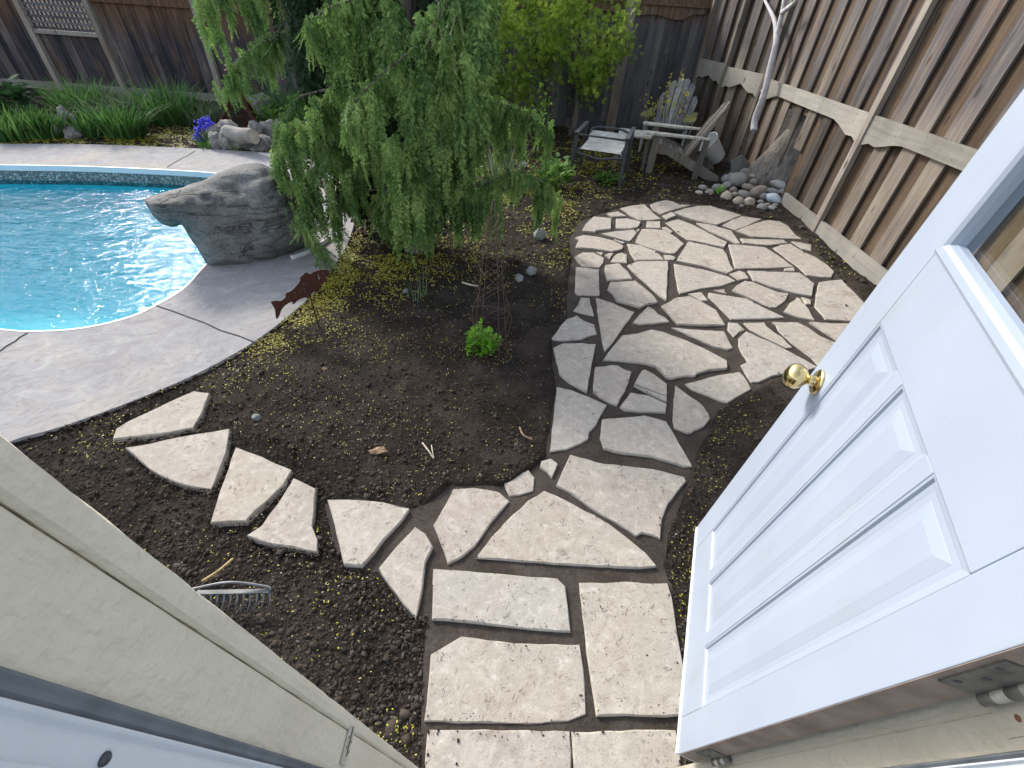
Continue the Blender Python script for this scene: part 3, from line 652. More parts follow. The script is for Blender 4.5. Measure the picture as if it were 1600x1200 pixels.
# ================================================================== THE HOUSE DOOR AND ITS FRAME
hz = -(ray(751, 1277).normalized())
hA = at(1060, 1172, .245)
hX = Vector((1, 0, 0)); hX = (hX - hz * hX.dot(hz)).normalized(); hY = hz.cross(hX)
HM = Matrix((hX, hY, hz)).transposed().to_4x4(); HM.translation = hA
hB = atp(1090, 822, hA, hz); du = (hB - hA).normalized(); dy = hz.cross(du)
DM = Matrix((du, dy, hz)).transposed().to_4x4(); DM.translation = hA
door = thing('panel_door', 'white panelled door swung open, with brass knob and glazed upper half', 'door', matrix=DM)
class LM(MB):
    """mesh given in the local frame of a tilted thing"""
    def __init__(s, mtx): super().__init__(); s.mx = mtx
    def done(s, name, mat, parent, smooth=False, bevel=0):
        s.v = [tuple(s.mx @ Vector(v)) for v in s.v]; o = s.build(name, mat, parent, smooth)
        if bevel:
            b = o.modifiers.new('edge', 'BEVEL'); b.width = bevel; b.segments = 2; b.limit_method = 'ANGLE'
        return o
    def rect(s, x0, x1, y0, y1, z0, z1): return s.box(((x0 + x1) / 2, (y0 + y1) / 2, (z0 + z1) / 2), (abs(x1 - x0), abs(y1 - y0), abs(z1 - z0)))
TH = .054; DH = 2.03; DW = .767; g_ = .0007
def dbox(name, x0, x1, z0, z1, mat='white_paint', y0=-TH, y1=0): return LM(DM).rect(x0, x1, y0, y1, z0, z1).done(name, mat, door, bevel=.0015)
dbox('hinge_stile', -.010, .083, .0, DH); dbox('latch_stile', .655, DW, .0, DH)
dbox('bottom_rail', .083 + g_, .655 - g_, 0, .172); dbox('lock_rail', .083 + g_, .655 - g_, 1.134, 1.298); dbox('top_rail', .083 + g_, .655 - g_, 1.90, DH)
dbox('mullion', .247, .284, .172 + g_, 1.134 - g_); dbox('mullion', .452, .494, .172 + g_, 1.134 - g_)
for x0, x1 in ((.083, .247), (.284, .452), (.494, .655)):
    mb = LM(DM); z0, z1 = .172, 1.134; rings = [(.0005, -.001), (.005, -.002), (.008, -.0065), (.014, -.0075), (.018, -.0085), (.030, -.0085), (.0315, -.008), (.052, -.0045)]
    vs = []
    for k_, y_ in rings: vs += [(x0 + k_, y_, z0 + k_), (x1 - k_, y_, z0 + k_), (x1 - k_, y_, z1 - k_), (x0 + k_, y_, z1 - k_)]
    fs = [(r * 4 + i, r * 4 + (i + 1) % 4, (r + 1) * 4 + (i + 1) % 4, (r + 1) * 4 + i) for r in range(len(rings) - 1) for i in range(4)] + [tuple(range((len(rings) - 1) * 4, len(rings) * 4))]
    mb.add(vs, fs); o_ = len(mb.v)
    mb.add([(x0, -.05, z0), (x1, -.05, z0), (x1, -.05, z1), (x0, -.05, z1)], [(3, 2, 1, 0)])
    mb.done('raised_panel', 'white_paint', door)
gx0, gx1, gz0, gz1 = .083, .655, 1.298, 1.90
def bead(a0, a1, b0, b1, horizontal):
    mb = LM(DM); prof = [(0, 0), (0, .004), (.007, .008), (.019, .007), (.026, .002), (.030, -.008), (.030, -.02), (0, -.02)]
    lo, hi = (gx0, gx1) if horizontal else (gz0, gz1); P0 = []; P1 = []
    for t, y in prof:
        if horizontal: z_ = gz0 + t if a0 == 0 else gz1 - t; P0.append((gx0 + t, y, z_)); P1.append((gx1 - t, y, z_))
        else: x_ = gx0 + t if a0 == 0 else gx1 - t; P0.append((x_, y, gz0 + t)); P1.append((x_, y, gz1 - t))
    k_ = len(prof); mb.add(P0 + P1, [(i, (i + 1) % k_, k_ + (i + 1) % k_, k_ + i) for i in range(k_)] + [tuple(range(k_)), tuple(range(k_, 2 * k_))])
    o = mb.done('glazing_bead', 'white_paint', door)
    b = bmesh.new(); b.from_mesh(o.data); bmesh.ops.recalc_face_normals(b, faces=b.faces); b.to_mesh(o.data); b.free()
for h_, s_ in ((True, 0), (True, 1), (False, 0), (False, 1)): bead(s_, 0, 0, 0, h_)
LM(DM).rect(gx0 + .024, gx1 - .024, -.028, -.022, gz0 + .024, gz1 - .024).done('glass_pane', 'window_glass', door)
dbox('door_sweep', -.008, DW - .004, -.016, .0, 'white_metal', -.052, .004)
kc = (.708, .902)
knob = LM(DM).lathe([(.016, .007), (.0145, .012), (.0125, .02), (.0125, .026), (.019, .031), (.0275, .038), (.0325, .048), (.0335, .057), (.031, .067), (.024, .075), (.014, .080), (.004, .0815)], (kc[0], 0, kc[1]), (0, 1, 0), 32).done('door_knob', 'brass', door, True)
LM(DM).lathe([(.034, 0), (.034, .002), (.030, .006), (.018, .008), (.016, .009)], (kc[0], .0005, kc[1]), (0, 1, 0), 32).done('rosette', 'brass', knob, True)
LM(DM).lathe([(.003, .0), (.003, .002)], (kc[0] + .004, .0062, kc[1] - .024), (0, 1, 0), 10).done('screw', 'dark_metal', knob)
LM(DM).rect(-.0112, -.0104, -TH + .001, -.001, .01, DH - .01).done('bare_edge', 'raw_door_edge', door)
for hc in (1.075, .17):
    hg = LM(DM).rect(-.014, -.0114, -TH + .002, -.012, hc - .052, hc + .052).done('hinge', 'hinge_metal', door)
    for q in range(5):
        z0 = hc - .05 + q * .0205
        LM(DM).lathe([(.0068, z0), (.0072, z0 + .001), (.0072, z0 + .0185), (.0068, z0 + .0195)], (-.018, -TH - .004, 0), (0, 0, 1), 14).done('knuckle', 'painted_metal' if q % 2 else 'hinge_metal', hg, True)
    for q in (-.032, 0, .032): LM(DM).lathe([(.0045, 0), (.0035, .001)], (-.014, -.03 + abs(q) * .3, hc + q), (-1, 0, 0), 10).done('screw', 'dark_metal', hg)

frame = thing('door_frame', 'beige painted door frame with worn edges round the open doorway', 'door frame', matrix=HM)
aL = -.784
def fbox(name, a0, a1, b0, b1, mat, c0=-.32, c1=2.1, bevel=.002, parent=None): return LM(HM).rect(a0, a1, b0, b1, c0, c1).done(name, mat, parent or frame, bevel=bevel)
def fprofile(name, prof, mat, c0=-.32, c1=2.1, cuts=60, wob=0.0, smooth=False):
    """upright of a given plan outline [(a,b)...], slightly uneven like old paint"""
    mb = LM(HM); k_ = len(prof); vs = []
    for j in range(cuts + 1):
        c_ = c0 + (c1 - c0) * j / cuts
        for i, (a, b) in enumerate(prof):
            wv = noise.noise(Vector((c_ * 26, i * 3.1, 2))) * wob + noise.noise(Vector((c_ * 7, i * 1.1, 8))) * wob
            vs.append((a + wv * .5, b + wv, c_))
    mb.add(vs, [(j * k_ + i, j * k_ + (i + 1) % k_, (j + 1) * k_ + (i + 1) % k_, (j + 1) * k_ + i) for j in range(cuts) for i in range(k_)] + [tuple(range(k_))[::-1], tuple(range(cuts * k_, cuts * k_ + k_))])
    return mb.done(name, mat, frame, smooth)
# left side: outer moulding, broad jamb, weather strip, metal track
fprofile('outer_moulding', [(aL - .045, -.068), (aL - .004, -.068), (aL + .0008, -.0705), (aL + .0018, -.077), (aL + .0008, -.0845), (aL - .0015, -.0865), (aL - .003, -.0875), (aL - .045, -.0875)], 'beige_paint', cuts=220, wob=.0006)
fprofile('jamb', [(aL - .045, -.0885), (aL - .0035, -.0885), (aL - .002, -.0895), (aL - .002, -.137), (aL - .045, -.137)], 'beige_paint', cuts=120, wob=.0003)
fprofile('weather_strip', [(aL - .045, -.1374), (aL + .001, -.1374), (aL + .0025, -.139), (aL + .0015, -.1415), (aL + .002, -.1445), (aL + .0005, -.1466), (aL - .045, -.1466)], 'grey_rubber', cuts=4)
fprofile('metal_track', [(aL - .045, -.147), (aL + .0035, -.147), (aL + .0045, -.1482), (aL + .004, -.1495), (aL + .0005, -.1505), (aL - .0005, -.152), (aL + .0002, -.1545), (aL + .0005, -.1556), (aL + .0005, -.166), (aL + .003, -.1665), (aL + .003, -.172), (aL + .0005, -.1725), (aL + .0005, -.20), (aL - .045, -.20)], 'white_metal', cuts=4)
LM(HM).lathe([(.0036, 0), (.0036, .0012), (.0028, .0024), (.0012, .003)], (aL + .0006, -.1608, 1.342), (1, 0, 0), 16).done('screw', 'dark_metal', frame, True)
sp_ = LM(HM).rect(aL - .001, aL + .0012, -.128, -.070, .772, .806).done('strike_plate', 'painted_metal', frame)
LM(HM).rect(aL + .0013, aL + .0018, -.118, -.082, .786, .7905).done('latch_slot', 'joint_dark', sp_)
for b_ in (-.100, -.112): LM(HM).lathe([(.0022, 0), (.0016, .0006)], (aL + .0013, b_, .778), (1, 0, 0), 10).done('screw', 'rusty_screw', sp_); LM(HM).lathe([(.0022, 0), (.0016, .0006)], (aL + .0013, b_ + .004, .799), (1, 0, 0), 10).done('screw', 'rusty_screw', sp_)
# right side, the hinge jamb
aR = .0625
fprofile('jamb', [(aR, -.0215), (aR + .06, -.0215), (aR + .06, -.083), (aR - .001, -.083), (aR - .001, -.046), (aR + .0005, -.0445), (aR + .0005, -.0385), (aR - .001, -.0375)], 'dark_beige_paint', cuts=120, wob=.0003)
fprofile('weather_strip', [(aR + .05, -.0834), (aR - .003, -.0834), (aR - .0045, -.086), (aR - .003, -.089), (aR + .05, -.089)], 'grey_rubber', cuts=4)
fprofile('metal_track', [(aR + .05, -.0894), (aR - .003, -.0894), (aR - .004, -.0915), (aR - .001, -.0935), (aR - .001, -.12), (aR + .05, -.12)], 'white_metal', cuts=4)
jl = LM(HM).rect(aR - .0024, aR - .0012, -.071, -.030, 1.02, 1.13).done('hinge_leaf', 'dark_beige_paint', frame)
for b_, c_, m_ in ((-.055, 1.048, 'rusty_screw'), (-.058, 1.075, 'dark_metal'), (-.052, 1.102, 'rusty_screw')): LM(HM).lathe([(.0042, 0), (.003, .0008)], (aR - .0024, b_, c_), (-1, 0, 0), 12).done('screw', m_, jl)

# ================================================================== FENCES
def fence_board(w, t, h, name, mat, parent, wav=0):
    o = MB().box((0, 0, h / 2), (w, t, h)).build(name, mat, None); o.parent = parent; return o
FX = 3.45
rf = thing('board_fence', 'grey brown board fence with scalloped middle rail along the stone patio', 'fence', (FX, 5.35, 0))
def along(p, q, t): return Vector(p).lerp(Vector(q), t)
SEG = [((FX, -.4, 0), (FX, 8.2, 0)), ((FX, 8.2, 0), (2.93, 10.12, 0))]
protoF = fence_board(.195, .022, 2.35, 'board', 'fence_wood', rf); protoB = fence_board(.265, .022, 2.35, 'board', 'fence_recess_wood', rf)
protoS = fence_board(.195, .022, 1.75, 'board', 'fence_wood', rf)
first = {id(protoF): True, id(protoB): True, id(protoS): True}
def put(proto, m):
    if first.get(id(proto)):
        first[id(proto)] = False; proto.matrix_local = BASE[rf.name].inverted() @ m; return proto
    return copy_part(proto, rf, m)
for (a, b), pitch in zip(SEG, (.38, .33)):
    a, b = Vector(a), Vector(b); d = (b - a); L = d.length; d.normalize(); out = Vector((d.y, -d.x, 0))   # away from the garden
    rotz = math.atan2(d.y, d.x); k_ = int(L / pitch)
    for i in range(k_ + 1):
        for kind in (0, 1):
            s = .1 + i * pitch + kind * pitch / 2
            if s > L: continue
            p = a + d * s + out * (.048 if kind == 0 else .082)
            cut = kind == 0 and abs(p.y - 6.72) < .19 and p.x > 3.3
            m = Matrix.Translation(p + Vector((0, 0, .02 if not cut else .62))) @ Matrix.Rotation(rotz + rnd.uniform(-.02, .02), 4, 'Z') @ Matrix.Rotation(rnd.uniform(-.004, .004), 4, 'Y')
            if kind == 1 and 6.4 < p.y < 7.3 and p.x > 3.3:
                m = Matrix.Translation((0, 0, .95)) @ m
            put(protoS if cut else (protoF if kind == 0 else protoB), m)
def rail(y0, y1, p0, p1, zt=1.215, thick=.25, thin=.15):
    """middle rail between two posts, its underside cut to a scallop"""
    p0, p1 = Vector(p0), Vector(p1); d = p1 - p0; L = d.length; d.normalize(); out = Vector((d.y, -d.x, 0)); low = []
    for i in range(25):
        t = i / 24; e = min(t, 1 - t) * L
        s = 0 if e < .12 else (1 if e > .62 else .5 - .5 * math.cos(math.pi * (e - .12) / .5))
        low.append((t, zt - thick + (thick - thin) * s + (.02 * math.sin((e - .06) * 26) if e < .18 else 0)))
    poly = [p0 + d * (L * t) + Vector((0, 0, z)) for t, z in low] + [p1 + Vector((0, 0, zt)), p0 + Vector((0, 0, zt))]
    return MB().prism(poly, .036, out).build('rail', 'rail_wood', rf)
posts = [(FX, -.35), (FX, 2.5), (FX, 5.35), (FX, 8.2), (3.17, 9.2), (2.95, 10.05)]
for i, (x, y) in enumerate(posts):
    MB().box((x + .025, y, 1.22), (.085, .085, 2.46)).build('post', 'post_wood', rf)
    if i:
        x0, y0 = posts[i - 1]; dv = Vector((x - x0, y - y0, 0)).normalized()
        rail(0, 0, Vector((x0, y0, 0)) + dv * .045, Vector((x, y, 0)) - dv * .045, 1.215 + (.03 if i == 4 else .06 if i == 5 else 0), .25 if i < 4 else .27, .15)
        rail(0, 0, Vector((x0, y0, 0)) + dv * .045, Vector((x, y, 0)) - dv * .045, 2.36, .2, .12)
for y0, y1 in ((5.40, 6.30), (2.55, 5.30), (-.3, 2.45)):
    mb = MB(); mb.box((FX + .018, (y0 + y1) / 2, .065), (.038, y1 - y0, .17)); o = mb.build('baseboard', 'rail_wood', rf)

nm = MB()
for q in range(20):
    for zq in (1.10, 1.18):
        yq = .3 + q * .38 + rnd.uniform(-.03, .03); nm.lathe([(.005, 0), (.003, .002)], (FX - .0005, yq, zq + rnd.uniform(-.015, .015)), (-1, 0, 0), 6)
tag(nm.build('nail_heads', 'dark_metal', rf), kind='stuff')
BY = 10.2
def plank_fence(name, label, x0, x1, mat, tops, base=.12, pitch=.145):
    f = thing(name, label, 'fence', ((x0 + x1) / 2, BY, 0)); protos = {}
    x = x0
    while x < x1:
        wd = pitch * rnd.choice((.97, .97, .97, 1.0, .9)); tp = tops(x + pitch / 2)
        m = Matrix.Translation((x + pitch / 2, BY + .03 + (.007 if int((x - x0) / pitch) % 2 else -.007) + rnd.uniform(-.003, .003), base)) @ Matrix.Rotation(rnd.uniform(-.02, .02), 4, 'Z') @ Matrix.Rotation(rnd.uniform(-.006, .006), 4, 'Y')
        if tp not in protos:
            o = MB().box((0, 0, (tp - base) / 2), (pitch + .02, .02, tp - base)).build('board', mat); o.parent = f; protos[tp] = o; o.matrix_local = BASE[f.name].inverted() @ m
        else: copy_part(protos[tp], f, m)
        x += pitch
    return f
lp, rp = -9.48, -8.17
lf = plank_fence('plank_fence', 'dark weathered plank fence with lattice panel behind the pool', -13.2, -.95, 'dark_fence_wood', lambda x: .92 if lp < x < rp else 2.02)
gf = plank_fence('plank_fence', 'grey plank fence behind the cedar shrub and garden chairs', -.93, 2.9, 'grey_board_wood', lambda x: 2.12)
for x in (-12.1, -10.79, lp, rp, -6.2, -4.3, -2.6): MB().box((x, BY - .03, .98), (.095, .09, 1.96)).build('post', 'post_wood', lf)
MB().box(((lp + rp) / 2, BY - .02, .945), (rp - lp - .1, .06, .06)).build('lattice_rail', 'rail_wood', lf)
o = None
for i in range(12):
    m = Matrix.Translation(((lp + rp) / 2, BY - .012, 1.005 + i * .085))
    if o is None: o = MB().box((0, 0, 0), (rp - lp - .1, .008, .04)).build('lattice_slat', 'grey_board_wood'); o.parent = lf; o.matrix_local = BASE[lf.name].inverted() @ m
    else: copy_part(o, lf, m)
o = None
for i in range(15):
    m = Matrix.Translation((lp + .1 + i * .0795, BY - .003, 1.48))
    if o is None: o = MB().box((0, 0, 0), (.04, .008, 1.0)).build('lattice_slat', 'dark_fence_wood'); o.parent = lf; o.matrix_local = BASE[lf.name].inverted() @ m
    else: copy_part(o, lf, m)
for a, b in ((-13.2, -12.15), (-12.05, -10.84), (-10.74, lp - .05), (rp + .05, -6.25), (-6.15, -4.35), (-4.25, -2.65), (-2.55, -.95)):
    MB().box(((a + b) / 2, BY + .0, 1.485), (b - a, .075, .09)).build('top_rail', 'dark_fence_wood', lf)
MB().box((-7.0, BY + .02, .07), (12.3, .04, .12)).build('baseboard', 'rail_wood', lf)
MB().box((1.0, BY + .01, .075), (3.85, .04, .15)).build('baseboard', 'grey_board_wood', gf)
poly = [Vector((-.9 + 3.8 * i / 30, BY - .005, 1.80 + .025 * math.sin(i * .9) + (.05 if i < 3 or i > 27 else 0))) for i in range(31)] + [Vector((2.9, BY - .005, 1.95)), Vector((-.9, BY - .005, 1.95))]
MB().prism(poly, .03, (0, -1, 0)).build('top_rail', 'grey_board_wood', gf)
MB().box((1.0, BY - .02, 1.97), (3.86, .10, .035)).build('cap_board', 'grey_board_wood', gf)
MB().box((1.565, 10.06, 1.5), (.17, .17, 3.0)).build('timber_post', 'post_wood', loc=(1.565, 10.06, 0))
tag(bpy.data.objects['timber_post'], 'tall square timber post standing before the grey fence beside the chairs', 'post')

# ================================================================== BOULDER AT THE POOL EDGE
def pillow(outline, center, nrm, depth, mat, name, step=.05, amp=.05, seed=0):
    """rounded rock whose widest section is the given outline on the plane (center, nrm)"""
    nrm = nrm.normalized(); ax = nrm.cross(Vector((0, 0, 1))).normalized(); ay = ax.cross(nrm)
    P = [atp(px, py, center, nrm) - center for px, py in outline]; P = [Vector((p.dot(ax), p.dot(ay))) for p in P]
    P = [Vector((p.x, p.y)) for p in spline([Vector((p.x, p.y, 0)) for p in P], 3, True)]
    xs_ = [p.x for p in P]; ys_ = [p.y for p in P]; pts = list(P); nb = len(P)
    y_ = min(ys_); row = 0
    while y_ < max(ys_):
        x_ = min(xs_) + (row % 2) * step / 2
        while x_ < max(xs_): pts.append(Vector((x_ + rnd.uniform(-.2, .2) * step, y_ + rnd.uniform(-.2, .2) * step))); x_ += step
        y_ += step * .87; row += 1
    Xn = np.array([p.x for p in pts]); Yn = np.array([p.y for p in pts]); dd = dist_np(Xn, Yn, P); ok = inside_np(Xn, Yn, P) & (dd > step * .4); ok[:nb] = True
    keep = [p for p, q in zip(pts, ok) if q]; dd = dd[ok]; dd[:nb] = 0
    r = delaunay_2d_cdt(keep, [(i, (i + 1) % nb) for i in range(nb)], [], 0, 1e-6); V = r[0]
    Fs = [tuple(f) for f in r[2] if inside(sum(V[i][0] for i in f) / 3, sum(V[i][1] for i in f) / 3, [tuple(p) for p in P])]
    Xn = np.array([p[0] for p in V]); Yn = np.array([p[1] for p in V]); dd = dist_np(Xn, Yn, P); dm = dd.max()
    vs = []; N = len(V)
    for sgn in (-1, 1):
        for i in range(N):
            h = depth * (1 - (1 - min(1, dd[i] / (dm * 1.05))) ** 2.6) ** .62 if dd[i] > 1e-4 else 0
            q = center + ax * V[i][0] + ay * V[i][1]
            h *= 1 + .55 * noise.noise(q * 2.1 + Vector((seed, 0, 0))) + .16 * noise.noise(q * 6.5)
            e_ = min(1, dd[i] / .08); ridge = ((abs(noise.noise(Vector((q.x * 1.2 + seed, q.y * 1.2, q.z * 4.5)))) - .2) + .45 * (abs(noise.noise(Vector((q.x * 3.5, q.y * 3.5 + seed, q.z * 12)))) - .2) + .2 * noise.noise(q * 16)) * amp * e_
            vs.append(q + nrm * sgn * (h + ridge))
    mb = MB().add(vs, Fs + [tuple(j + N for j in f[::-1]) for f in Fs])
    o = mb.build(name, mat, loc=center); b = bmesh.new(); b.from_mesh(o.data); bmesh.ops.remove_doubles(b, verts=b.verts, dist=1e-4); bmesh.ops.recalc_face_normals(b, faces=b.faces); b.to_mesh(o.data); b.free()
    o.data.polygons.foreach_set('use_smooth', [True] * len(o.data.polygons)); return o
K = lambda *p: Z(220, 240, 5.714, *p)
bc = at(395, 398); bn = ray(380, 340)
o = pillow(K((35,430),(60,395),(200,345),(330,312),(380,300),(440,272),(560,240),(640,190),(740,150),(850,110),(960,90),(1080,92),(1200,150),(1310,210),(1400,300),(1480,420),(1530,560),(1550,700),(1530,790),(1400,870),(1250,960),(1050,1025),(900,1035),(700,1030),(600,1015),(570,960),(520,870),(480,810),(430,740),(390,660),(350,635),(310,655),(230,645),(150,600),(100,550),(70,490)), bc, bn, .34, 'boulder_rock', 'boulder', .026, .13, 3)
tag(o, 'large grey boulder with a pointed snout overhanging the pool edge', 'boulder')

# ================================================================== WEEPING CEDAR
def spray(L, n=16, wide=.085, seed=0):
    """one hanging spray: a rachis straight down with drooping side twigs, all small flat leaves"""
    r = np.random.default_rng(seed); Q = []
    def dia(a, d, l, wdt, side):
        d = d / np.linalg.norm(d); s = np.cross(d, side); s /= np.linalg.norm(s) + 1e-9
        Q.append([a, a + d * l * .45 + s * wdt, a + d * l, a + d * l * .45 - s * wdt])
    cx, cy = r.uniform(-.12, .12), r.uniform(-.12, .12)
    for i in range(n):
        t = (i + r.uniform(0, .6)) / n; base = np.array((cx * L * t * t, cy * L * t * t, -L * t))
        for sd in (-1, 1):
            ang = r.uniform(.45, .95) * (1 - .25 * t); l = wide * (1.05 - .65 * t) * r.uniform(.6, 1.2); az = r.uniform(-.7, .7)
            d = np.array((sd * math.sin(ang) * math.cos(az), math.sin(ang) * math.sin(az), -math.cos(ang)))
            nrm = np.array((r.uniform(-.4, .4), 1, r.uniform(-.3, .3)))
            dia(base, d, l, .0095, nrm)
            for j in range(3):
                u = .3 + .25 * j + r.uniform(-.05, .05); b2 = base + d * l * u
                for s2 in (-1, 1):
                    d2 = d + s2 * np.cross(d, nrm) * .75 + np.array((0, 0, -.35)); dia(b2, d2, l * .62 * (1.1 - u * .6), .0105, nrm)
    dia(np.array((0, 0, 0.)), np.array((0, 0, -1.)) + np.array((cx, cy, 0)) * .5, L, .006, np.array((0, 1, 0.)))
    return np.array(Q)
SPR = [spray(1.0, 17, .135, s) for s in range(6)]          # unit length, scaled later
SPR2 = [q[:-1] for q in SPR]
def scatter_sprays(P, L, yaw, tilt, wscale, protos=None):
    """P (n,3) roots, L lengths, yaw, tilt(n,2) -> vertices, quads"""
    protos = protos or SPR; Vs = []; which = rng.integers(0, len(protos), len(P))
    for i in range(len(P)):
        q = protos[which[i]].reshape(-1, 3).copy(); q[:, :2] *= L[i] * wscale; q[:, 2] *= L[i]
        c, s = math.cos(yaw[i]), math.sin(yaw[i]); x = q[:, 0] * c - q[:, 1] * s; y = q[:, 0] * s + q[:, 1] * c; z = q[:, 2]
        x = x + tilt[i, 0] * z; y = y + tilt[i, 1] * z
        Vs.append(np.stack([x, y, z], -1) + P[i])
    V = np.concatenate(Vs); return V, np.arange(len(V)).reshape(-1, 4)
TB = at(655, 387)
cedar = thing('weeping_cedar', 'tall weeping cedar with hanging dark green boughs beside the pool boulder', 'tree', TB)
TR = [Vector((TB.x, TB.y, -.1)), Vector((TB.x + .0, TB.y + .02, .35)), Vector((TB.x - .03, TB.y + .08, 1.1)), Vector((TB.x + .04, TB.y + .12, 2.2)), Vector((TB.x + .1, TB.y + .1, 3.4)), Vector((TB.x + .12, TB.y, 4.6))]
MB().tube(spline(TR, 6), [.155 + .05 * math.exp(-i * .9) - i * .0038 for i in range(31)], 14).build('trunk', 'bark', cedar, True)
# boughs: points (px, py, distance y), hanging length, sprays per metre, sideways spread, hang factor
BOUGHS = [
 ([(735,-70,4.0),(690,20,3.75),(640,80,3.6),(585,125,3.5),(552,165,3.45),(540,190,3.45)], .36, 70, .07),
 ([(690,10,3.7),(660,110,3.6),(642,200,3.5),(640,290,3.5),(640,330,3.55)], .40, 150, .13),
 ([(725,-40,3.8),(705,50,3.6),(692,120,3.55),(688,170,3.55)], .45, 90, .07),
 ([(752,-60,3.95),(738,50,3.85),(728,150,3.8),(722,225,3.8)], .42, 110, .09),
 ([(700,150,3.9),(690,240,3.9),(672,320,3.95),(668,340,3.95)], .34, 120, .12),
 ([(680,140,4.35),(745,152,4.5),(795,165,4.55),(835,185,4.55),(848,205,4.55)], .40, 330, .10),
 ([(668,282,4.2),(740,292,4.15),(795,272,4.2),(840,280,4.25),(866,305,4.3)], .34, 330, .12),
 ([(620,120,4.2),(545,135,4.0),(490,175,3.85),(455,215,3.8),(438,250,3.8)], .38, 170, .14),
 ([(570,170,4.0),(520,225,3.8),(485,275,3.75),(470,325,3.7)], .36, 130, .09),
 ([(560,200,4.0),(545,270,3.85),(528,330,3.8),(520,350,3.8)], .33, 120, .10),
 ([(610,210,4.05),(595,290,4.0),(585,340,3.95)], .32, 120, .10),
 ([(600,-20,4.8),(520,25,4.75),(440,55,4.75),(390,80,4.75),(365,110,4.75),(352,135,4.75)], .30, 130, .12),
 ([(570,-80,5.0),(450,-50,5.0),(380,-30,5.0),(335,-12,5.0),(318,8,5.0)], .36, 130, .10),
 ([(610,-40,4.2),(560,-5,3.95),(515,12,3.85),(478,38,3.85)], .42, 150, .09),
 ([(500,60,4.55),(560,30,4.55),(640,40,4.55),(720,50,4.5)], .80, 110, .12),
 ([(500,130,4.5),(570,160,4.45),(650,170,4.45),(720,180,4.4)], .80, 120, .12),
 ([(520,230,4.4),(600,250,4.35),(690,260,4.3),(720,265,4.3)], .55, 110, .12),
 ([(600,300,3.85),(650,330,3.85),(690,325,3.9)], .28, 150, .10),
 ([(465,330,3.6),(486,372,3.5),(502,390,3.5),(508,398,3.48)], .15, 80, .05),
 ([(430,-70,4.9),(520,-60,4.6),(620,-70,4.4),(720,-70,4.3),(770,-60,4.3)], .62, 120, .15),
 ([(470,150,4.1),(440,190,4.05),(430,225,4.0)], .24, 80, .08),
 ([(585,-60,4.05),(605,0,4.0),(632,50,3.98),(640,90,3.98)], .62, 150, .10),
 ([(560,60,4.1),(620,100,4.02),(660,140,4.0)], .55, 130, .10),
]
for bi, (pp, Lh, dens, spread) in enumerate(BOUGHS):
    W = spline([aty(*p) for p in pp], 8); tl = max(.5, 3.4 - .2 * bi)
    root = Vector((TB.x + .05, TB.y + .1, max(.4, W[0].z + .1)))
    tubepts = [root, root.lerp(W[0], .6) + Vector((0, 0, .05))] + W; nn = len(tubepts)
    bg_ = MB().tube(tubepts, [.008 * (1 - .75 * i / nn) + .002 for i in range(nn)], 6).build('bough', 'bark', cedar, True)
    W = np.array([tuple(p) for p in W]); seg = np.linalg.norm(np.diff(W, axis=0), axis=1); cum = np.concatenate([[0], np.cumsum(seg)]); T = cum[-1]
    k_ = int(1.12 * dens * T); nc_ = max(4, int(T * 15)); cs_ = rng.uniform(0, T, nc_); ci_ = rng.integers(0, nc_, k_); cl_ = rng.uniform(.55, 1.2, nc_); co_ = rng.normal(0, spread, (nc_, 2)); s = np.clip(cs_[ci_] + rng.normal(0, .018, k_), 0, T); P = np.stack([np.interp(s, cum, W[:, j]) for j in range(3)], -1)
    t = s / T; P[:, :2] += (co_[ci_] + rng.normal(0, .022, (k_, 2))) * (1 - .45 * t)[:, None]; P[:, 2] -= rng.uniform(0, .5, k_) * Lh * cl_[ci_] * rng.integers(0, 2, k_); P[:, 2] += rng.normal(0, .03, k_) - .02
    L = (1.32 if bi in (0, 1, 2, 3, 12, 13) else 1.12) * Lh * cl_[ci_] * rng.uniform(.6, 1.1, k_) * (1 - .35 * t); yaw = rng.uniform(0, 6.28, k_)
    yaw = np.where(rng.random(k_) < .6, rng.normal(0, .5, k_), yaw)
    tilt = rng.normal(0, .07, (k_, 2)); V, Fq = scatter_sprays(P, L, yaw, tilt, 1.15)
    # short upright sprigs on top of the bough
    k2 = int((150 if bi not in (14, 15, 16, 19, 22) else 10) * T); s = rng.uniform(0, T, k2); P2 = np.stack([np.interp(s, cum, W[:, j]) for j in range(3)], -1)
    V2, _ = scatter_sprays(P2, rng.uniform(.07, .16, k2), rng.uniform(0, 6.28, k2), rng.normal(0, .45, (k2, 2)), 1.5, SPR2)
    # short drooping sprays clothing the bough itself
    k3 = int((75 if bi not in (14, 15, 16, 19, 22) else 5) * T); s = rng.uniform(0, T, k3); P3 = np.stack([np.interp(s, cum, W[:, j]) for j in range(3)], -1) + rng.normal(0, .02, (k3, 3)); P3[:, 2] += .03
    V3, _ = scatter_sprays(P3, rng.uniform(.10, .24, k3), rng.uniform(0, 6.28, k3), rng.normal(0, .3, (k3, 2)), 1.5)
    V = np.concatenate([V, V2, V3]); Fq = np.arange(len(V)).reshape(-1, 4)
    np_mesh('foliage', V, Fq, 'cedar_shaded_leaf' if bi in (14, 15, 16, 19, 22) else 'cedar_leaf', bg_)

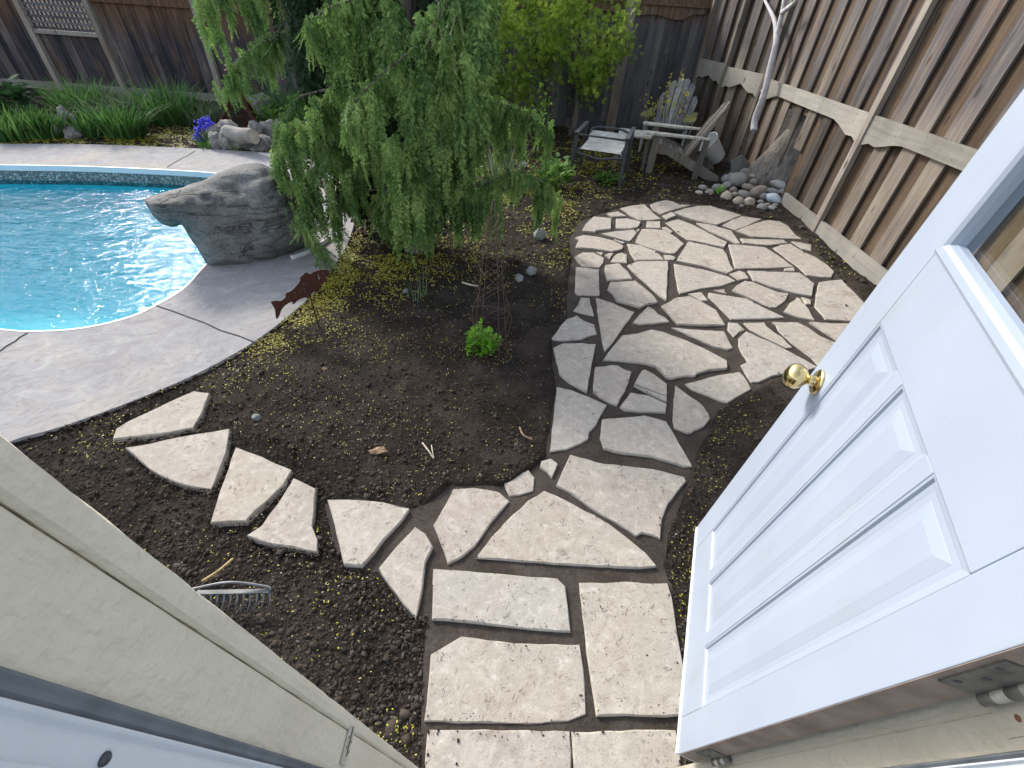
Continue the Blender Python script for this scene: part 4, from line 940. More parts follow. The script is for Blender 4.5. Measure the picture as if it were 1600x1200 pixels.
# ================================================================== CEDAR SHRUB BY THE FENCE
def fan(seed):
    """flat upright spray of scale leaves, unit size, growing along +z in the xz plane"""
    r = np.random.default_rng(seed); Q = []
    def dia(a, d, l, wd):
        d = d / np.linalg.norm(d); s = np.cross(d, (0, 1, 0)); Q.append([a, a + d * l * .5 + s * wd, a + d * l, a + d * l * .5 - s * wd])
    for i in range(7):
        t = i / 7; base = np.array((0, r.uniform(-.03, .03), t * .75))
        for sd in (-1, 1):
            an = r.uniform(.5, .95); l = .45 * (1.1 - .6 * t) * r.uniform(.7, 1.2); d = np.array((sd * math.sin(an), r.uniform(-.3, .3), math.cos(an))); dia(base, d, l, .035)
            for j in (.4, .7):
                for s2 in (-1, 1):
                    d2 = d + np.array((s2 * .6 * d[2], 0, -s2 * .6 * d[0])); dia(base + d * l * j, d2, l * .4, .03)
    dia(np.zeros(3), np.array((0, 0, 1.)), 1.0, .03); return np.array(Q)
FAN = [fan(s) for s in range(5)]
def place(protos, P, size, Rm):
    Vs = []
    for i in range(len(P)):
        q = protos[rng.integers(len(protos))].reshape(-1, 3) * size[i]; Vs.append(q @ Rm[i].T + P[i])
    V = np.concatenate(Vs); return V, np.arange(len(V)).reshape(-1, 4)
def frame_of(d, roll):
    d = d / np.linalg.norm(d); x = np.cross((0, 1, .01), d); x /= np.linalg.norm(x); y = np.cross(d, x); c, s = math.cos(roll), math.sin(roll)
    return np.stack([x * c + y * s, -x * s + y * c, d], -1)
SB = Vector((aty(893, 207, 9.5).x, 9.5, 0))
shrub = thing('cedar_shrub', 'yellow green cedar shrub with bare lower trunk before the grey fence', 'shrub', SB)
MB().tube(spline([SB + Vector((0, 0, -.05)), SB + Vector((.03, 0, .6)), SB + Vector((-.15, .0, 1.3)), SB + Vector((-.3, 0, 2.3))], 5), [.075, .07, .068, .06, .058, .055, .05, .05, .048, .045, .04, .04, .035, .03, .03, .025], 9).build('trunk', 'bark', shrub, True)
MB().tube(spline([SB + Vector((-.45, .1, -.05)), SB + Vector((-.5, .1, .6)), SB + Vector((-.8, .0, 1.3)), SB + Vector((-1.0, 0, 2.3))], 5), .045, 8).build('trunk', 'bark', shrub, True)
cl = []
while len(cl) < 120:
    px, py = rnd.uniform(722, 985), rnd.uniform(-70, 162)
    lim = 168 - abs(px - 850) * .12 - (28 if px > 950 else 0) + 8 * math.sin(px * .07)
    if py < lim and not (px > 962 and py > 95): cl.append((px, py, rnd.uniform(8.7, 9.75)))
P = []; Rm = []; sz = []
for px, py, yy in cl:
    c = np.array(tuple(aty(px, py, yy))); out = np.array((rnd.gauss(0, .6), -.8, .35)); k_ = rnd.randint(44, 70)
    for _ in range(k_):
        p = c + rng.normal(0, 1, 3) * (.13, .11, .12); P.append(p); d = out + rng.normal(0, .55, 3); Rm.append(frame_of(d, rng.normal(0, 1.0))); sz.append(rng.uniform(.06, .13))
V, Fq = place(FAN, P, sz, Rm); np_mesh('foliage', V, Fq, 'thuja_leaf', shrub)

# ================================================================== LOW PLANTS
def blades(base, n, h, spread, lean=(0, 0), wd=.012, curve=.5, seed=0):
    r = np.random.default_rng(seed); V = []; F_ = []
    for i in range(n):
        a = r.uniform(0, 6.283); rr = spread * math.sqrt(r.random()); b = np.array((base.x + rr * math.cos(a), base.y + rr * math.sin(a), base.z - .01))
        hh = h * r.uniform(.55, 1.1); dr = np.array((math.cos(a) * rr / spread * .5 + lean[0] + r.normal(0, .26), math.sin(a) * rr / spread * .5 + lean[1] + r.normal(0, .26), 0)); sd = np.array((-dr[1], dr[0], 0)) + r.normal(0, .3, 3) * (1, 1, 0); sd /= np.linalg.norm(sd) + 1e-6
        o = len(V); cv = curve * r.uniform(.5, 1.5)
        for j, t in enumerate((0, .35, .7, 1)):
            q = b + np.array((0, 0, hh * (t - .32 * cv * t * t))) + dr * hh * (t * .5 + cv * t * t); w_ = wd * (1, .95, .7, .08)[j] * r.uniform(.8, 1.2)
            V += [q - sd * w_ / 2, q + sd * w_ / 2]
        F_ += [(o, o + 1, o + 3, o + 2), (o + 2, o + 3, o + 5, o + 4), (o + 4, o + 5, o + 7, o + 6)]
    return np.array(V), np.array(F_)
def clump(px, py, n, h, spread, lean, wd, curve, mat, label, group=None, name='grass_clump', cat='grass clump', seed=0):
    b = at(px, py); V, F_ = blades(b, n, h, spread, lean, wd, curve, seed); o = np_mesh(name, V, F_, mat, None, True, tuple(b)); return tag(o, label, cat, group)
clump(28, 214, 260, .44, .30, (.35, 0), .026, .4, 'blade_leaf', 'bright green iris clump at the far left beside the pool deck', name='iris_clump', cat='plant', seed=1)
clump(80, 213, 210, .42, .24, (.3, .05), .026, .4, 'blade_leaf', 'bright green iris clump just left of the three small rocks', name='iris_clump', cat='plant', seed=2)
clump(150, 211, 190, .42, .20, (.25, .1), .026, .45, 'blade_leaf', 'low iris clump just right of the three small rocks', name='iris_clump', cat='plant', seed=3)
clump(198, 213, 280, .48, .24, (.3, .05), .026, .45, 'blade_leaf', 'fullest iris clump nearest the mossy gap by the deck', name='iris_clump', cat='plant', seed=4)
clump(140, 184, 330, .66, .34, (.05, 0), .020, .55, 'blade_leaf', 'tall arching grass clump in front of the second fence post', seed=5)
clump(192, 190, 360, .55, .40, (0, -.1), .02, .9, 'grey_blade_leaf', 'pale striped arching leaf clump between two tall grass clumps', seed=6)
clump(272, 190, 400, .68, .36, (0, 0), .020, .6, 'blade_leaf', 'tallest dark grass clump against the plank fence left of the rusty tower', seed=7)
clump(232, 186, 320, .55, .36, (-.1, 0), .018, .8, 'grey_blade_leaf', 'pale striped leaf clump left of the tallest dark grass', seed=8)
clump(318, 192, 260, .42, .3, (.2, 0), .016, .6, 'grey_blade_leaf', 'short grassy clump behind the blue flowers', seed=9)
clump(452, 186, 360, .62, .30, (-.2, 0), .013, .8, 'blade_leaf', 'fine arching grass clump right of the rusty tower', seed=10)
clump(325, 231, 90, .16, .12, (0, 0), .01, .5, 'blade_leaf', 'small grass tuft at the deck edge beneath the blue flowers', seed=11)
clump(372, 234, 70, .13, .1, (0, 0), .01, .5, 'fresh_leaf', 'tiny green tuft between the pale rocks by the deck', seed=12)
clump(790, 292, 46, .62, .14, (.05, 0), .022, .12, 'grey_blade_leaf', 'upright blue green daffodil leaves under the cedar bough', name='daffodil_plant', cat='plant', seed=13)
clump(652, 468, 14, .30, .10, (0, 0), .006, .2, 'grey_blade_leaf', 'thin wispy shoots coming up in front of the cedar trunk', name='wispy_plant', cat='plant', seed=14)
def leafy_plant(name, label, base, n, h, rad, leaf, mat, seed, cat='plant', flat=.5, droop=0, stems=True, dome=True):
    r = np.random.default_rng(seed); root = thing(name, label, cat, tuple(base)); V = []; F_ = []; mb = MB()
    for i in range(n):
        a = r.uniform(0, 6.283); lob = .72 + .38 * math.sin(a * 2 + seed) * math.sin(a * 3 + seed * 2); rr = rad * lob * math.sqrt(r.random()); z = h * lob * (r.uniform(.3, 1.08)) * (1 - .6 * (rr / rad) ** 2 if dome else 1)
        c = np.array((base.x + rr * math.cos(a), base.y + rr * math.sin(a), base.z + z)); l = leaf * r.uniform(.6, 1.25)
        d = np.array((math.cos(a) + r.normal(0, .5), math.sin(a) + r.normal(0, .5), r.normal(flat, .35) - droop)); d /= np.linalg.norm(d)
        s = np.cross(d, (r.normal(0, .3), r.normal(0, .3), 1)); s /= np.linalg.norm(s); up_ = np.cross(s, d); o = len(V)
        V += [c, c + d * l * .3 + s * l * .3, c + d * l * .72 + s * l * .26 + up_ * l * .04, c + d * l, c + d * l * .72 - s * l * .26 + up_ * l * .04, c + d * l * .3 - s * l * .3]
        F_ += [(o, o + 1, o + 2, o + 3), (o, o + 3, o + 4, o + 5)]
        if stems and i % 4 == 0: mb.tube([(base.x + rr * .3 * math.cos(a), base.y + rr * .3 * math.sin(a), base.z - .01), tuple(c)], .003, 4, False)
    if stems: mb.build('stems', 'fresh_leaf', root)
    np_mesh('foliage', np.array(V), np.array(F_), mat, root); return root
leafy_plant('hosta_plant', 'dark broad leaved hosta at the left end of the fence bed', at(14, 172), 95, .62, .55, .30, 'broad_leaf', 21, flat=.1)
leafy_plant('columbine_plant', 'lime green feathery plant inside the wire obelisk', at(757, 552), 420, .25, .13, .034, 'lime_leaf', 22, flat=.4)
leafy_plant('leafy_plant', 'fresh green leafy plant at the right end of the low cedar bough', at(868, 292), 260, .40, .32, .085, 'fresh_leaf', 23)
leafy_plant('leafy_plant', 'pale green bushy plant half hidden behind the hanging cedar sprays', at(720, 290), 240, .42, .3, .07, 'lime_leaf', 24)
leafy_plant('strawberry_plant', 'low lobed green plant between the metal chair legs', at(946, 284), 120, .13, .26, .075, 'fresh_leaf', 25, flat=.2)
leafy_plant('seedling', 'yellow green weed seedling in front of the river stones', at(1124, 304), 24, .10, .09, .05, 'lime_leaf', 26)
leafy_plant('leafy_plant', 'green leafy plant beside the rusty garden tower', at(422, 196), 150, .5, .32, .08, 'fresh_leaf', 27)
leafy_plant('leafy_plant', 'budding shrub shoots above the upper right cedar bough', at(842, 252), 90, 1.0, .22, .06, 'lime_leaf', 28, dome=False)
# blue hyacinths
hy = thing('hyacinth', 'bright blue hyacinth flowers left of the pale rock pile', 'flower', tuple(at(322, 222)))
b = at(322, 222)
for i, (px, py) in enumerate(((312, 214), (308, 207), (316, 196), (328, 194), (335, 200), (322, 190), (313, 222), (330, 208))):
    q = aty(px, py, b.y + (i % 3 - 1) * .06); mb = MB()
    for j in range(26): mb.blob((q.x + rnd.gauss(0, .03), q.y + rnd.gauss(0, .03), q.z + rnd.uniform(-.07, .07)), (.02, .02, .014), None, 1, .5, 2, j)
    tag(mb.build('florets', 'blue_flower', hy), kind='stuff')
V, F_ = blades(b, 60, .26, .16, (0, 0), .014, .5, 31); np_mesh('foliage', V, F_, 'grey_blade_leaf', hy)

# ================================================================== GARDEN FURNITURE
def adirondack(label, loc, rz, wood_, arm_a, arm_b, group=None, sc=1.0, seed=0):
    """slatted garden chair, facing local -Y; arm_a is on local -x, arm_b on +x"""
    mtx = Matrix.Translation(Vector(loc)) @ Matrix.Rotation(rz, 4, 'Z') @ Matrix.Scale(sc, 4)
    t = thing('adirondack_chair', label, 'garden chair', matrix=Matrix.Translation(Vector(loc)) @ Matrix.Rotation(rz, 4, 'Z'), group=group)
    def L(): return LM(mtx)
    for sx, am in ((-1, arm_a), (1, arm_b)):
        L().bar((sx * .33, -.40, -.01), (sx * .33, -.40, .525), .035, .10, (0, 1, 0)).done('leg', wood_, t)
        L().bar((sx * .335, .28, -.01), (sx * .335, .30, .525), .035, .08, (0, 1, 0)).done('leg', wood_, t)
        mb = L(); pr = [(-.44, .36), (-.30, .40), (-.05, .33), (.30, .20), (.62, .06), (.64, -.01), (.46, -.01), (.10, .14), (-.20, .27), (-.43, .28)]
        mb.prism([(sx * .295 - .0125, y_, z_) for y_, z_ in pr], .025, (1, 0, 0)).done('side_rail', wood_, t)
        pl = [(-.09, -.56), (-.06, -.61), (.04, -.61), (.08, -.56), (.08, -.32), (.05, 0), (.03, .34), (-.03, .36), (-.05, .1), (-.075, -.25)]
        L().prism([(sx * (.345 + x_), y_, .527) for x_, y_ in pl], .024, (0, 0, 1)).done('armrest', am, t)
    for i in range(6):
        y_ = -.40 + i * .085; z_ = .405 - i * .028 - (.012 if i == 0 else 0)
        L().box((0, y_, z_), (.60, .073, .02), Matrix.Rotation(-.32, 3, 'X')).done('seat_slat', wood_, t)
    L().box((0, .30, .50), (.74, .03, .07)).done('back_rail', wood_, t); L().box((0, .10, .19), (.58, .06, .03)).done('back_rail', wood_, t)
    a = .50; up_ = Vector((0, math.sin(a), math.cos(a))); nb_ = Vector((0, -math.cos(a), math.sin(a)))
    for i in range(6):
        q = i - 2.5; x0, x1 = q * .086, q * .108; h = .88 - .018 * q * q - .0035 * q ** 4
        p0 = Vector((x0, .06, .20)); w0, w1 = .076, .097; mb = L()
        po = [p0 + Vector((-w0 / 2, 0, 0)), p0 + Vector((w0 / 2, 0, 0)), p0 + Vector((x1 - x0 + w1 / 2, 0, 0)) + up_ * (h - (.05 if q > 0 else 0) * abs(q) * .5), p0 + Vector((x1 - x0, 0, 0)) + up_ * (h + .018), p0 + Vector((x1 - x0 - w1 / 2, 0, 0)) + up_ * (h - (.05 if q < 0 else 0) * abs(q) * .5)]
        mb.prism(po, .02, -nb_).done('back_slat', wood_, t)
    return t
c1 = (at(1018, 271) + at(1086, 280)) / 2 + Vector((.09, .34, 0))
adirondack('weathered adirondack chair turned side on, with pale lichen on its broad arms', (c1.x, c1.y, 0), R_(-100), 'chair_wood', 'lichen_wood', 'lichen_wood')
adirondack('grey adirondack chair with mossy arms standing in the fence corner', (2.42, 8.95, 0), R_(-22), 'chair_grey_wood', 'mossy_wood', 'mossy_wood', sc=1.04)
# metal sling chair
sc_ = (at(890, 282) + at(966, 294)) / 2 + Vector((.1, .36, 0)); sc_.z = 0
smx = Matrix.Translation(sc_) @ Matrix.Rotation(R_(-15.5), 4, 'Z')
t = thing('metal_chair', 'low dark metal garden chair with a pale worn sling seat', 'garden chair', matrix=smx)
L = lambda: LM(smx)
for sx in (-1, 1):
    L().bar((sx * .36, -.39, -.01), (sx * .335, -.34, .59), .044, .056, (0, 1, 0)).done('leg', 'chair_metal', t, bevel=.004)
    L().bar((sx * .36, .40, -.01), (sx * .335, .33, .59), .044, .056, (0, 1, 0)).done('leg', 'chair_metal', t, bevel=.004)
    L().bar((sx * .335, -.40, .605), (sx * .335, .38, .61), .06, .028).done('armrest', 'chair_metal', t, bevel=.006)
    L().tube(spline([(sx * .33, -.35, .37), (sx * .29, -.30, .40), (sx * .28, 0, .39), (sx * .28, .32, .38), (sx * .275, .42, .47), (sx * .27, .46, .52)], 5), .014, 8).done('seat_rail', 'chair_metal', t, True)
L().tube(spline([(-.345, -.36, .37), (-.20, -.375, .355), (0, -.39, .33), (.20, -.375, .355), (.345, -.36, .37)], 6), .015, 8).done('front_rail', 'chair_metal', t, True)
L().tube(spline([(-.27, .46, .52), (-.15, .475, .55), (.15, .475, .55), (.27, .46, .52)], 6), .015, 8).done('back_rail', 'chair_metal', t, True)
L().tube([(-.335, -.10, .535), (.335, -.10, .535)], .013, 8).done('cross_rail', 'chair_metal', t, True)
mb = L(); nx_, ny_ = 10, 14; V = []
for j in range(ny_ + 1):
    for i in range(nx_ + 1):
        u_, v_ = i / nx_, j / ny_; V.append(((u_ - .5) * .55, -.30 + v_ * .76, .405 + .10 * max(0, v_ - .8) / .2 - .035 * math.sin(math.pi * u_) * math.sin(math.pi * min(1, v_ * 1.1))))
mb.add(V, [(j * (nx_ + 1) + i, j * (nx_ + 1) + i + 1, (j + 1) * (nx_ + 1) + i + 1, (j + 1) * (nx_ + 1) + i) for j in range(ny_) for i in range(nx_)]).done('sling_seat', 'sling_fabric', t, True)
tc_ = at(993, 208, .46); tm_ = Matrix.Translation((tc_.x, tc_.y, 0)) @ Matrix.Rotation(R_(-12), 4, 'Z')
t = thing('garden_table', 'low weathered slatted wooden table between the metal chair and the side on chair', 'table', matrix=tm_)
for i in range(6): LM(tm_).box((0, -.20 + i * .08, .455), (.50, .07, .02)).done('slat', 'lichen_wood', t)
for sx in (-1, 1):
    LM(tm_).box((sx * .21, 0, .425), (.035, .44, .04)).done('batten', 'chair_wood', t)
    for sy in (-1, 1): LM(tm_).bar((sx * .22, sy * .19, -.01), (sx * .20, sy * .17, .41), .05, .035, (0, 1, 0)).done('leg', 'chair_wood', t)
# young climber growing through the corner chair
vb = Vector((2.25, 8.35, 0)); vine = thing('climbing_plant', 'thin climber with yellow green leaves growing up before the corner chair', 'plant', tuple(vb))
V = []; F_ = []; r = np.random.default_rng(5)
for k_, tgt in enumerate(((1052, 112), (1066, 108), (1072, 140), (1012, 150), (1046, 130), (1060, 160), (1030, 155))):
    e = aty(*tgt, 8.3 + .05 * k_); mid = vb.lerp(e, .55) + Vector((r.normal(0, .12), 0, .12)); pts = spline([vb, mid, e], 8)
    MB().tube(pts, .006, 5).build('stem', 'rust_wire', vine, True)
    for i in range(26):
        c = np.array(tuple(pts[int(r.uniform(7, 16))])) + r.normal(0, .045, 3); d = r.normal(0, 1, 3); d /= np.linalg.norm(d); s = np.cross(d, r.normal(0, 1, 3)); s /= np.linalg.norm(s); l = r.uniform(.03, .065); o = len(V)
        V += [c, c + d * l * .5 + s * l * .32, c + d * l, c + d * l * .5 - s * l * .32]; F_.append((o, o + 1, o + 2, o + 3))
np_mesh('foliage', np.array(V), np.array(F_), 'yellow_leaf', vine)
# pail, slate, jar by the fence
pb = at(1108, 262); mb = MB(); ax = Vector((-.62, -.15, .55)).normalized()
mb.lathe([(.13, 0), (.135, .01), (.17, .36), (.178, .37), (.172, .375), (.163, .36), (.128, .02), (.02, .015)], pb + Vector((.12, .12, .12)), ax, 24)
tag(mb.build('plastic_pail', 'white_plastic', loc=pb, smooth=True), 'white plastic pail lying tipped behind the side on chair', 'pail')
for i, (px, py, ln, hh, ang) in enumerate(((1158, 274, .42, .30, .5), (1175, 268, .34, .20, .9))):
    p = at(px, py); mb = MB(); mm = Matrix.Rotation(ang, 3, 'Z') @ Matrix.Rotation(-.5, 3, 'X')
    po = [Vector(q) for q in ((-ln / 2, 0, -.03), (ln / 2, 0, -.03), (ln / 2.2, 0, hh * .55), (ln * .12, 0, hh), (-ln / 2.4, 0, hh * .8))]
    mb.prism([p + mm @ q for q in po], .03, mm @ Vector((0, 1, 0))); tag(mb.build('slate_slab', 'slate', loc=p), ('larger grey slate slab leaning on the fence behind the river stones', 'smaller grey slate slab tucked behind the larger slab')[i], 'slab')
jp = aty(1137, 236, 8.75); jar = thing('glass_jar', 'small glass jar with white lid hanging on the fence beside the chair', 'jar', tuple(jp))
MB().lathe([(.002, -.085), (.05, -.085), (.062, -.07), (.064, 0), (.058, .03), (.045, .045), (.045, .05)], jp, (0, 0, 1), 20).build('jar_body', 'window_glass', jar, True)
MB().lathe([(.05, .045), (.052, .048), (.052, .075), (.048, .08)], jp, (0, 0, 1), 20).build('lid', 'white_plastic', jar, True)
MB().tube([jp + Vector((-.04, 0, .07)), jp + Vector((0, .03, .17)), jp + Vector((.04, 0, .07))], .003, 5).build('hanger', 'dark_metal', jar)
# bare pale branch tied to the fence
bp_ = lambda px, py, x=3.30: atx(px, py, x)
br = thing('bare_branch', 'pale bare forked branch tied upright to the fence post', 'branch', tuple(bp_(1178, 205)))
MB().tube(spline([bp_(1178, 205), bp_(1180, 185), bp_(1193, 150), bp_(1203, 108), bp_(1212, 70), bp_(1213, 55)], 5), [.050 - .0005 * i for i in range(26)], 9).build('main_stem', 'pale_bark', br, True)
for pp in (((1213, 58), (1211, 35), (1205, 20), (1196, 2), (1188, -18)), ((1213, 58), (1218, 36), (1222, 18), (1226, -8), (1229, -25)), ((1222, 20), (1232, 12), (1242, 3), (1250, -12))):
    MB().tube(spline([bp_(*p) for p in pp], 5), [.034 - .0010 * i for i in range(5 * (len(pp) - 1) + 1)], 7).build('fork', 'pale_bark', br, True)
q = bp_(1194, 142); MB().lathe([(.044, -.012), (.047, 0), (.044, .012)], q, (0, .3, 1), 14).build('tie', 'white_plastic', br)
q = bp_(1177, 210); MB().bar(q + Vector((0, 0, .05)), q + Vector((-.02, -.02, -.10)), .05, .05).bar(q + Vector((0, .05, .03)), q + Vector((.0, .06, -.09)), .025, .025).build('iron_foot', 'hinge_metal', br)

# ================================================================== LEANING TRUNK AND RIVER STONES
tb = at(1188, 290); tk = thing('leaning_tree', 'thick ridged tree trunk leaning into the gap in the board fence', 'tree', (tb.x, tb.y, 0))
tp = spline([(tb.x, tb.y, -.1), (tb.x + .03, tb.y - .01, .12), (tb.x + .13, tb.y - .07, .45), (tb.x + .28, tb.y - .16, .90), (tb.x + .50, tb.y - .2, 1.7), (tb.x + .62, tb.y - .2, 2.6)], 6)
mb = MB(); mb.tube(tp, [.40, .37, .345, .325, .31, .30, .285, .275, .265, .255, .25, .245, .24, .235, .23, .225, .22, .22] + [.21] * 13, 22); mb.v = [tuple(Vector(v) + Vector((noise.noise(Vector(v) * 4), noise.noise(Vector(v) * 4 + Vector((9, 0, 0))), 0)) * .03) for v in mb.v]
mb.build('trunk', 'ridged_bark', tk, True)
def heap(px, py):
    """where the view of a stone meets the little heap round the trunk"""
    r_ = ray(px, py).normalized(); s = 3.0
    while s < 12:
        p = EYE + r_ * s; d2 = (p.x - tb.x) ** 2 + (p.y - tb.y) ** 2
        if p.z < .20 * math.exp(-d2 / .30): return p
        s += .01
    return at(px, py)
U = lambda x, y: (1060 + x / 6.667, 170 + y / 6.667)
RIV = [ # centre x, y, width, height, tilt, material, own label
 (1035,785,150,78,.05,0,'flat grey oval river stone highest against the fence'),(975,860,132,58,.05,0,'grey oval stone under the highest one by the fence'),(990,942,172,98,.28,'blue_white_stone','pale blue white oval river stone beside the fence'),
 (822,872,122,168,.9,'brown_stone','tall grey brown river stone standing on edge in the heap'),(685,892,134,74,.1,0,'greenish grey river stone left of the standing brown one'),(735,976,114,98,0,'tan_stone','round tan river stone at the front of the heap'),
 (620,962,104,86,-.4,'tan_stone','knobbly tan river stone left of the round tan one'),(498,916,108,104,.3,'tan_stone','pale upright river stone at the front left of the heap'),(725,816,124,62,.05,'brown_stone','dark brown banded river stone under the trunk'),
 (610,742,186,142,-.1,0,'biggest grey river stone on top of the heap'),(498,732,92,86,.3,0,'pale grey stone at the back left of the heap'),(500,800,96,72,-.5,0,'small stone wedged left under the biggest grey one'),(418,832,136,84,.2,'slate','broad flat dark grey stone left of the heap'),
 (322,872,94,62,-.2,0,'narrow stone behind the pale upright front one'),(255,826,90,62,0,0,'grey stone at the far left end beside the chair leg'),(215,876,82,42,-.1,'tan_stone','small cream pebble at the far left of the river stones'),
 (572,846,76,60,0,'brown_stone','little grey stone right of the pale upright front one'),(588,892,62,52,0,0,'small round stone between the standing and the blue white stones'),(890,916,74,72,.2,0,'speckled stone at the front right below the blue white one'),(870,1032,106,84,.1,0,'last round stone at the front right end of the heap'),(975,1044,94,72,-.1,0,None),(858,972,66,44,0,0,None),(1073,868,74,56,0,0,None),(690,652,92,58,-.4,0,None),(748,622,76,44,0,0,None),(1010,1004,64,34,0,0,None),(545,690,56,50,0,0,None),(640,690,80,60,0,0,None),(780,760,70,60,.3,'brown_stone',None),(660,1010,40,30,0,0,None),(930,1000,60,40,0,0,None),(770,700,60,40,0,0,None)]
for i, (x, y, w_, h_, ti, m_, lb) in enumerate(RIV):
    p = heap(*U(x, y)); k_ = (p - EYE).dot(ray(800, 600).normalized()) / FPX / 6.667
    a_, b_ = w_ * k_ / 2 * 1.05, h_ * k_ / 2 * 1.05; rot = Matrix.Rotation(R_(-24), 3, 'Z') @ Matrix.Rotation(ti, 3, 'Y')
    o = MB().blob(p, (a_, (a_ + b_) / 2 * .9, b_), rot, 3, .16, 1.3, i).build('river_stone', m_ or 'river_stone', loc=p, smooth=True)
    tag(o, lb or 'smooth rounded grey brown river stone within the heap at the foot of the trunk', 'stone', 'river stones round the leaning trunk')

# ================================================================== FAR BED: ROCKS, LOG, RUSTY TOWER, DISC
def rock(px, py, w_, h_, label, mat='limestone', seed=0, group=None, name='rock', z=0.0, amp=.35):
    p = at(px, py, z); k_ = (p - EYE).dot(ray(800, 600).normalized()) / FPX
    o = MB().blob(p + Vector((0, 0, h_ * k_ * .32)), (w_ * k_ / 2, w_ * k_ / 2 * .8, h_ * k_ / 2 * 1.15), Matrix.Rotation(seed * 1.7, 3, 'Z'), 3, amp, 1.9, seed).build(name, mat, loc=p, smooth=True); return tag(o, label, 'rock', group)
rock(117, 209, 26, 40, 'upright grey rock tallest of three between the iris clumps', seed=1); rock(97, 214, 22, 17, 'small pale rock left of the upright grey rock', seed=2); rock(118, 216, 28, 18, 'low rough rock in front of the upright grey rock', seed=3)
for i, (px, py, w_, h_, lb, z) in enumerate((
 (343, 212, 32, 18, 'cream topped rock at the left of the pale rock pile', .1), (360, 214, 34, 26, 'grey speckled rock under the left end of the log', .06), (342, 232, 24, 26, 'ridged white grey rock at the left front of the rock pile', 0), (359, 233, 28, 26, 'second ridged rock at the front, next to the green tuft', 0),
 (386, 230, 46, 30, 'largest striped white grey rock at the front of the pile', 0), (416, 233, 30, 22, 'mossy pale rock right of the largest striped rock', 0), (402, 212, 26, 22, 'pale rock under the sawn end of the log', .1), (424, 214, 34, 26, 'pale rock behind the mossy one at the right of the pile', .05), (438, 206, 24, 18, 'small grey rock at the right end of the pale pile', 0), (404, 236, 22, 8, 'flat pinkish rock at the deck edge before the pile', 0), (415, 182, 46, 34, 'broad pale rock behind the rusty tower by the fence', 0), (362, 208, 22, 14, 'small rock tucked behind the left end of the log', .1))):
    rock(px, py, w_, h_, lb, seed=10 + i, z=z, name='rock', group='pale rocks piled by the deck')
la, lb_ = at(352, 207, .20), at(397, 214, .22); lg = thing('driftwood_log', 'bleached split log lying across the pale rock pile', 'log', tuple(la))
mb = MB(); mb.tube([la.lerp(lb_, t / 12) for t in range(13)], [.075, .095, .10] + [.103] * 8 + [.10, .095], 18)
mb.v = [tuple(Vector(v) + Vector((0, noise.noise(Vector(v) * 5), noise.noise(Vector(v) * 5 + Vector((4, 0, 0))))) * .03) for v in mb.v]; mb.build('bark_body', 'driftwood', lg, True)
dv = (lb_ - la).normalized(); MB().lathe([(.005, .001), (.088, .001), (.088, .006), (.004, .008)], lb_ + dv * .002, dv, 18).build('sawn_end', 'tan_stone', lg)
# rusty tower
tw = at(388, 203); tower = thing('garden_tower', 'rusty iron garden tower with flared scrolled legs behind the log', 'garden ornament', tuple(tw))
for k_ in range(3):
    a = R_(-35 + 120 * k_); e = Vector((math.cos(a), math.sin(a), 0)); pts = spline([tw + e * .52, tw + e * .40 + Vector((0, 0, .10)), tw + e * .20 + Vector((0, 0, .32)), tw + e * .10 + Vector((0, 0, .56)), tw + e * .055 + Vector((0, 0, .80))], 6)
    lg_ = MB().tube(pts, .026, 6).build('leg', 'rust', tower, True); MB().tube([tw + e * .03, tw + e * .04 + Vector((0, 0, .8))], .014, 6).build('strut', 'rust', lg_)
    for j, (rr, zz_, sz_) in enumerate(((.21, .14, .075), (.14, .30, .055), (.105, .45, .04), (.075, .58, .03))):
        c = tw + e * rr + Vector((0, 0, zz_)); MB().tube([c + e * (sz_ * (1 - q / 22) * math.cos(q * .5)) + Vector((0, 0, sz_ * (1 - q / 22) * math.sin(q * .5))) for q in range(18)], .014, 5).build('scroll', 'rust', lg_, True)
MB().lathe([(.06, .79), (.085, .80), (.085, .825), (.06, .83), (.05, .86), (.07, .87), (.07, .885), (.03, .89)], tw, (0, 0, 1), 18).build('collar', 'rust', tower)
MB().tube([tw + Vector((0, 0, .8)), tw + Vector((0, 0, 2.3))], .022, 8).build('pole', 'rust', tower, True)
dk_ = aty(77, 156, at(77, 172).y); t = thing('rust_disc', 'small round rusty disc on a stake beside the hosta', 'garden ornament', (dk_.x, dk_.y, 0))
MB().lathe([(.01, 0), (.105, 0), (.105, .008), (.01, .008)], dk_, (0, -1, .1), 24).build('disc', 'rust', t); MB().tube([Vector((dk_.x, dk_.y + .01, -.05)), dk_ + Vector((0, .012, 0))], .006, 5).build('stake', 'rust', t)

